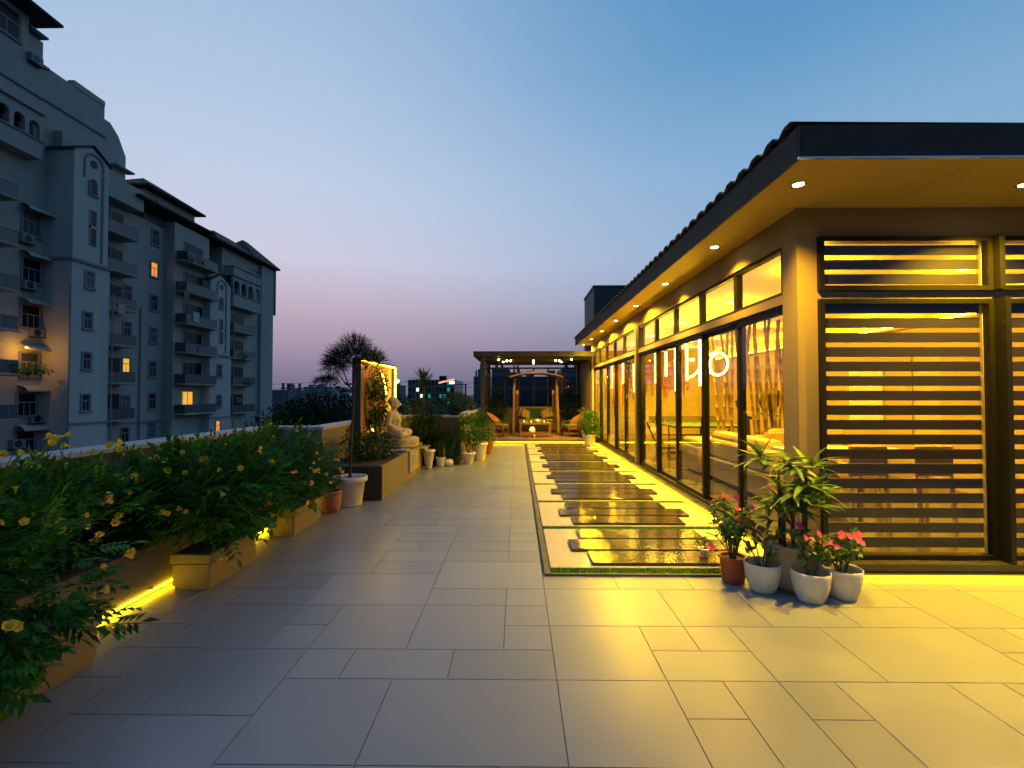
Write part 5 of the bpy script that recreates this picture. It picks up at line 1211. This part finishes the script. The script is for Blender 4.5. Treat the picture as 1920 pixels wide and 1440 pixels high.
for py in (372, 460, 546, 622, 705, 790):
    p = on_x(20, py, XC + 1.3); balcony(XC, 27.4, p.y + .45, p.z, 1.35, M_lit if py == 705 else None, True, gl)
# string courses
for px, py, X, a, b in ((170, 792, XB + .04, yB0, yB1), (300, 788, XC + .05, yB1, yD0), (410, 782, XE + .04, yE0, yE1)):
    p = on_x(px, py, X); ab('string_course', M_trim, (X - .1, X + .06, a, b, p.z - .1, p.z + .05))
# warm balcony lamp lighting the flank of the bay
pz = on_x(14, 640, XC + .8)
t = thing('balcony_lamp', 'warm lamp lighting a cluttered balcony of the apartment block', 'lamp', (XC + .9, 31.6, pz.z - .3))
m = MB(); m.ell((0, 0, 0), (.09, .09, .09), 12, 8); m.build('globe', em('balcony_globe', (1, .6, .14), 4.0), t, smooth=True)
plight((.0, .0, -.14), 85, (1, .42, .04), .12, t)
# air conditioners
def aircon(px, py, X, lab):
    p = on_x(px, py, X); t = thing('air_conditioner', lab, 'air conditioner', (X + .18, p.y, p.z), 'air conditioners on the apartment block')
    m = MB(); m.box(-.16, .16, -.42, .42, -.30, .30); m.build('case', M_acu, t, bevel=.02)
    m = MB(); m.tube([(.16, -.08, 0), (.175, -.08, 0)], .24, 18); m.build('fan', M_black, t)
    m = MB(); m.box(-.17, .2, -.45, .45, -.37, -.31); m.build('bracket', M_aptd, t)
for a in ((62, 112, XC + .01, 'air conditioner on the penthouse wall of the apartment block'), (46, 448, XC, 'air conditioner highest in the window recess of the apartment block'), (50, 535, XC, 'air conditioner under the second window of the recess'), (64, 624, XC, 'air conditioner beside the lit balcony'), (64, 785, XC, 'air conditioner low in the window recess'), (28, 832, XC, 'pale air conditioner lowest at the left edge'), (443, 750, XD - .4, 'air conditioner on the far balcony stack')): aircon(*a)
for px, X in ((128, XB), (208, XB), (318, XC), (262, XC), (437, XE), (84, XC)):
    y = Yp(px, 600, X); m = MB(); xx = X + .12 if px not in (84,) else X + .1
    m.tube([(xx, y, GZ), (xx, y, 9.5)], .06, 6); m.build('drain_pipe', M_trim, AP, world=True)
# dry bushes on the roof, aerial
t = thing('rooftop_plant', 'scrubby plants growing on the tiled roof of the apartment block', 'plant', (-36, 46.5, Zp(330, 395, -36)))
m = MB(); leafy(m, [((0, -1.6, .0), (.6, 2.0, .5)), ((0, 1.0, .0), (.6, 1.5, .45))], 420, .5, .12, .2, .2, 0.4, 2, -3)
for _ in range(14): m.tube([(0, rng.uniform(-3, 2), -.3), (rng.uniform(-.3, .3), rng.uniform(-3, 2), rng.uniform(.5, 1.4))], .02, 4)
tag(m.build('foliage', M_leafd, t), kind='stuff')
t = thing('balcony_plant', 'trailing plants along the lit balcony of the apartment block', 'plant', (XC + 1.3, 31.6, on_x(20, 690, XC + 1.3).z))
m = MB(); leafy(m, [((0, -.5, 0), (.3, 1.0, .3)), ((.1, .6, .05), (.3, .6, .35))], 300, .28, .08, .4, .2, .2, 2, -3); tag(m.build('foliage', M_leaf, t), kind='stuff')
for px, py, X, lab in ((352, 482, XD + 1.0, 'plants on the highest balcony of the middle bay'), (372, 488, XD + 1.0, 'second clump of plants on the highest balcony of the middle bay'), (455, 668, XFz, 'plants on the far balcony stack, upper'), (462, 720, XFz, 'plants on the far balcony stack, lower')):
    p = on_x(px, py, X); t = thing('balcony_plant', lab, 'plant', p)
    m = MB(); leafy(m, [((0, 0, .05), (.25, .7, .3))], 120, .25, .08, .4, .2, .2, 2, -3); tag(m.build('foliage', M_leafd, t), kind='stuff')
t = thing('tv_aerial', 'rooftop television aerial on the far apartment block', 'aerial', (XFz, Yp(482, 520, XFz), Zp(482, 532, XFz)))
m = MB(); m.tube([(0, 0, 0), (0, 0, 1.6)], .04, 5); m.tube([(0, -1.2, 1.5), (0, 1.2, 1.5)], .03, 5)
for k in range(6): m.tube([(-.4, -1.1 + k * .4, 1.5), (.4, -1.1 + k * .4, 1.5)], .02, 4)
m.build('mast', M_rail, t)
t = thing('laundry_cloth', 'pale cloth hung over a balcony rail of the middle bay', 'cloth', on_x(368, 590, XD + 1.12)); m = MB(); m.box(-.01, .015, -.45, .45, -.75, .25); m.build('cloth', pm('cloth', (.4, .42, .46), .8), t)
for px, py, X, c, lab in ((350, 548, XD + 1.12, (.30, .12, .10), 'dull red cloth hung over a balcony rail of the middle bay'), (228, 574, XC + 1.37, (.36, .36, .34), 'pale towel hung over a balcony rail beside the gabled bay'), (376, 655, XD + 1.12, (.12, .17, .26), 'blue cloth hung over a lower balcony rail of the middle bay')):
    t = thing('laundry_cloth', lab, 'cloth', on_x(px, py, X)); m = MB(); m.box(-.01, .015, -.35, .35, -.65, .2); m.build('cloth', pm('laundry_fabric', c, .85), t)
# ================================================================== CITY BEYOND
def tree(label, loc, h, blobs, n, ln, mat, tr=.18, name='tree'):
    t = thing(name, label, 'tree', loc, 'trees beyond the terrace'); m = MB(); m.tube([(0, 0, 0), (.1, 0, h * .4), (0, .1, h * .75)], [tr, tr * .8, tr * .4], 7)
    for b in blobs: m.tube([(0, 0, h * .4), b[0]], [tr * .5, tr * .2], 5)
    m.build('trunk', M_bark, t); m = MB(); leafy(m, blobs, n, ln, ln * .5, .3, .35, .2, 2, -9); tag(m.build('crown', mat, t), kind='stuff')
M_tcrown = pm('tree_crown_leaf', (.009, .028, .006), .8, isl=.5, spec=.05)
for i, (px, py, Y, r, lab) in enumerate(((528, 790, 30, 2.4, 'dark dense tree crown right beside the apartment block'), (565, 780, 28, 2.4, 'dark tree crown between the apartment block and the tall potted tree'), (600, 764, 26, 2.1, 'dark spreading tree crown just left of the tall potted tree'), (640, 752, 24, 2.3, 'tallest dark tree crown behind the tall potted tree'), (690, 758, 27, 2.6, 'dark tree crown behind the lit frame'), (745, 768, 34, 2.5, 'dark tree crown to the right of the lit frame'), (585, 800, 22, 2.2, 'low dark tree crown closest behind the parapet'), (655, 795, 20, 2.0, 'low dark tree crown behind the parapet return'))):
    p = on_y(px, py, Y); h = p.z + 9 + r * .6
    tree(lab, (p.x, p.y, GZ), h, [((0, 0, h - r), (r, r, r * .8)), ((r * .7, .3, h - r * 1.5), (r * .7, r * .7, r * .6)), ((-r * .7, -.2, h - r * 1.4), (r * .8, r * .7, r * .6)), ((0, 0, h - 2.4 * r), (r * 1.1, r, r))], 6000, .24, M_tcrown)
t = thing('umbrella_tree', 'distant wispy tree with an umbrella shaped crown above the dark trees', 'tree', (on_y(613, 730, 22).x, 22, GZ)); p = on_y(613, 716, 22)
needle_tree(t, [(0, 0, 0), (.05, 0, 5), (0, 0, p.z + 9 - .6)], [((0, 0, p.z + 9 - .7), (-.35, 0, p.z + 9), (.30, .3, .16)), ((0, 0, p.z + 9 - .7), (.22, 0, p.z + 9.05), (.34, .3, .18)), ((0, 0, p.z + 9 - .7), (0, 0, p.z + 9.12), (.22, .2, .15))], 900, .30, M_need, wd=.007)
# far buildings
def block(name, label, x0, x1, y0, y1, ztop, mat, wmat, nx, nz, extra=None, zmin=-2, ny=0):
    t = thing(name, label, 'building', (x0, y0, GZ)); m = MB(); m.box(x0, x1, y0, y1, GZ, ztop); m.build('wall', mat, t, world=True); w = (x1 - x0) / nx; dz = (ztop - zmin) / nz
    for i in range(nx):
        for k in range(nz):
            m = MB(); m.box(x0 + w * (i + .18), x0 + w * (i + .82), y0 - .12, y0 - .02, zmin + dz * (k + .25), zmin + dz * (k + .8)); m.build('window', wmat if not callable(wmat) else wmat(i, k), t, world=True)
    for k in range(2):
        f = rng.uniform(.1, .75); m = MB(); m.box(x0 + (x1 - x0) * f, x0 + (x1 - x0) * (f + .15), y0 + 3, y0 + 6, ztop + .01, ztop + rng.uniform(1.0, 2.2)); m.build('water_tank', mat, t, world=True)
    return t
def at(px, py, Y): return on_y(px, py, Y)
Y = 180; a, b = at(765, 712, Y), at(852, 712, Y)
def ow(i, k): return E_green if (i in (5, 8, 9) and k == 1) or (i == 10 and k in (0, 2, 3)) else (E_white if (i, k) in ((2, 2), (3, 1)) else M_wdark)
t = block('office_building', 'distant glass office block with white and green lights', a.x, b.x, Y, Y + 30, a.z, M_fgl, ow, 12, 4, zmin=at(800, 762, Y).z)
c0, c1 = at(822, 718, Y - 1), at(851, 711, Y - 1); m = MB(); m.bar((c0.x, Y - .6, c0.z), (c1.x, Y - .6, c1.z), .4, .6); m.build('light_bar', E_oran, t, world=True)
c = at(847, 717, Y - 1); m = MB(); m.box(c.x - 1.0, c.x + 1.0, Y - .8, Y - .3, c.z - .6, c.z + .6); m.build('sign', E_white, t, world=True)
a, b = at(569, 725, 260), at(616, 725, 260); block('low_office', 'distant pale office block left of the umbrella shaped tree', a.x, b.x, 260, 290, a.z, M_far2, M_far, 5, 4, zmin=at(580, 746, 260).z)
a, b = at(507, 731, 150), at(541, 731, 150); block('far_house', 'distant low rooftops beside the end of the apartment block', a.x, b.x, 150, 170, a.z, M_far, M_fpane, 5, 3, zmin=at(520, 752, 150).z)
a, b = at(541, 738, 170), at(556, 738, 170); block('far_house', 'smaller distant rooftop right of the low rooftops', a.x, b.x, 170, 185, a.z, M_far, M_fpane, 2, 2, zmin=at(545, 752, 170).z)
a, b = at(738, 722, 210), at(749, 722, 210); t = block('far_house', 'slim distant tower right of the lit frame with a white light', a.x, b.x, 210, 222, a.z, M_far, M_fpane, 2, 4, zmin=at(745, 750, 210).z)
c = at(745, 715, 209); m = MB(); m.ell((c.x, 209, c.z), (1.1, .6, 1.0), 10, 8); m.build('roof_lamp', E_white, t, world=True)
for (pa, pb, pt, Y, lab) in ((888, 902, 706, 150, 'stepped residential block just left of the pergola post, lower part'), (896, 916, 692, 156, 'stepped residential block just left of the pergola post, upper part'), (922, 955, 690, 120, 'residential block seen through the left of the pergola back'), (955, 978, 698, 124, 'lower residential block seen through the pergola back'), (978, 1062, 706, 140, 'wide dark residential block behind the swing'), (1052, 1092, 692, 130, 'tall residential block behind the right of the pergola')):
    a, b = at(pa, pt, Y), at(pb, pt, Y); block('residential_block', lab, a.x, b.x, Y, Y + 14, a.z, M_far, M_fpane, max(2, int((pb - pa) / 8)), 6, zmin=-1)
# flyover with a lit road sign
p = at(800, 764, 90); t = thing('flyover', 'long concrete flyover crossing behind the parapet', 'flyover', (0, 90, GZ)); m = MB(); m.box(-46, 60, 90, 98, p.z - 2.4, p.z - .9); m.build('girder', M_conc, t, world=True); m = MB(); m.box(-46, 60, 89.9, 90.1, p.z - .9, p.z); m.build('barrier', M_conc, t, world=True)
for x in range(-40, 60, 14): m = MB(); m.box(x - .8, x + .8, 93, 95, GZ, p.z - 2.41); m.build('pier', M_conc, t, world=True)
p0 = at(749, 758, 70); t = thing('lit_sign', 'small orange lit sign board right of the lit frame', 'sign', (p0.x, 70, p0.z)); m = MB(); m.box(-.42, .42, -.08, .08, -.26, .26); m.build('board', M_black, t)
for i, (x, w) in enumerate(((-.28, .16), (-.02, .2), (.24, .18))):
    for k in range(3): m = MB(); m.box(x - w / 2, x + w / 2, -.10, -.085, -.18 + .13 * k, -.10 + .13 * k); m.build('lit_bar', em('sign_glow', (1, .45, .04), 1.4), t)
m = MB(); m.tube([(0, .1, -.2), (0, .1, -9.0 - p0.z + .0)], .08, 6); m.build('post', M_rail, t)
# overhead line masts
def mast(px, Y, pt, arm, lab):
    p = at(px, pt, Y); t = thing('line_mast', lab, 'utility pole', (p.x, Y, GZ), 'overhead line masts'); h = p.z + 9
    m = MB(); m.box(-.16, .16, -.16, .16, 0, h); m.build('pole', M_rail, t); m = MB(); m.box(-arm[0], arm[1], -.08, .08, h * arm[2] - .1, h * arm[2] + .1); m.build('cross_arm', M_rail, t); return p
mast(562, 75, 719, (.5, .6, .93), 'line mast nearest the apartment block'); mast(563.8 + 30 - 30.5, 100, 722, (.6, .4, .94), 'second line mast beside the apartment block') if False else None
mast(531, 75, 718, (.4, .9, .93), 'line mast standing against the low rooftops'); mast(564, 90, 720, (.7, .5, .95), 'slim line mast left of the pale office block') if False else None
mast(582, 95, 722, (.4, 2.6, .995), 'line mast with a long arm in front of the pale office block'); mast(873, 95, 720, (2.3, .4, .995), 'line mast with a long arm left of the pergola')
m = MB()
for z in (0, .9): m.tube([(at(505, 730, 85).x, 85, at(505, 730, 85).z + z)] + [(x, 85, at(900, 724, 85).z + z + .3 * math.cos(x * .4)) for x in range(-38, 30, 4)], .03, 4)
tag(m.build('overhead_wire', M_rail), 'thin overhead wires strung between the line masts', 'wire')
def treeline():
    m = MB()
    for i in range(70):
        x = -120 + i * 4.2; y = rng.uniform(108, 150); leafy(m, [((x, y, -4 + rng.uniform(-1, .6)), (4, 4, 3.4))], 60, 1.6, .8, .3, .3, .2, 2, -9)
    tag(m.build('far_woods', M_tcrown), 'far dark belt of trees along the horizon', 'woods', kind='stuff')
treeline()
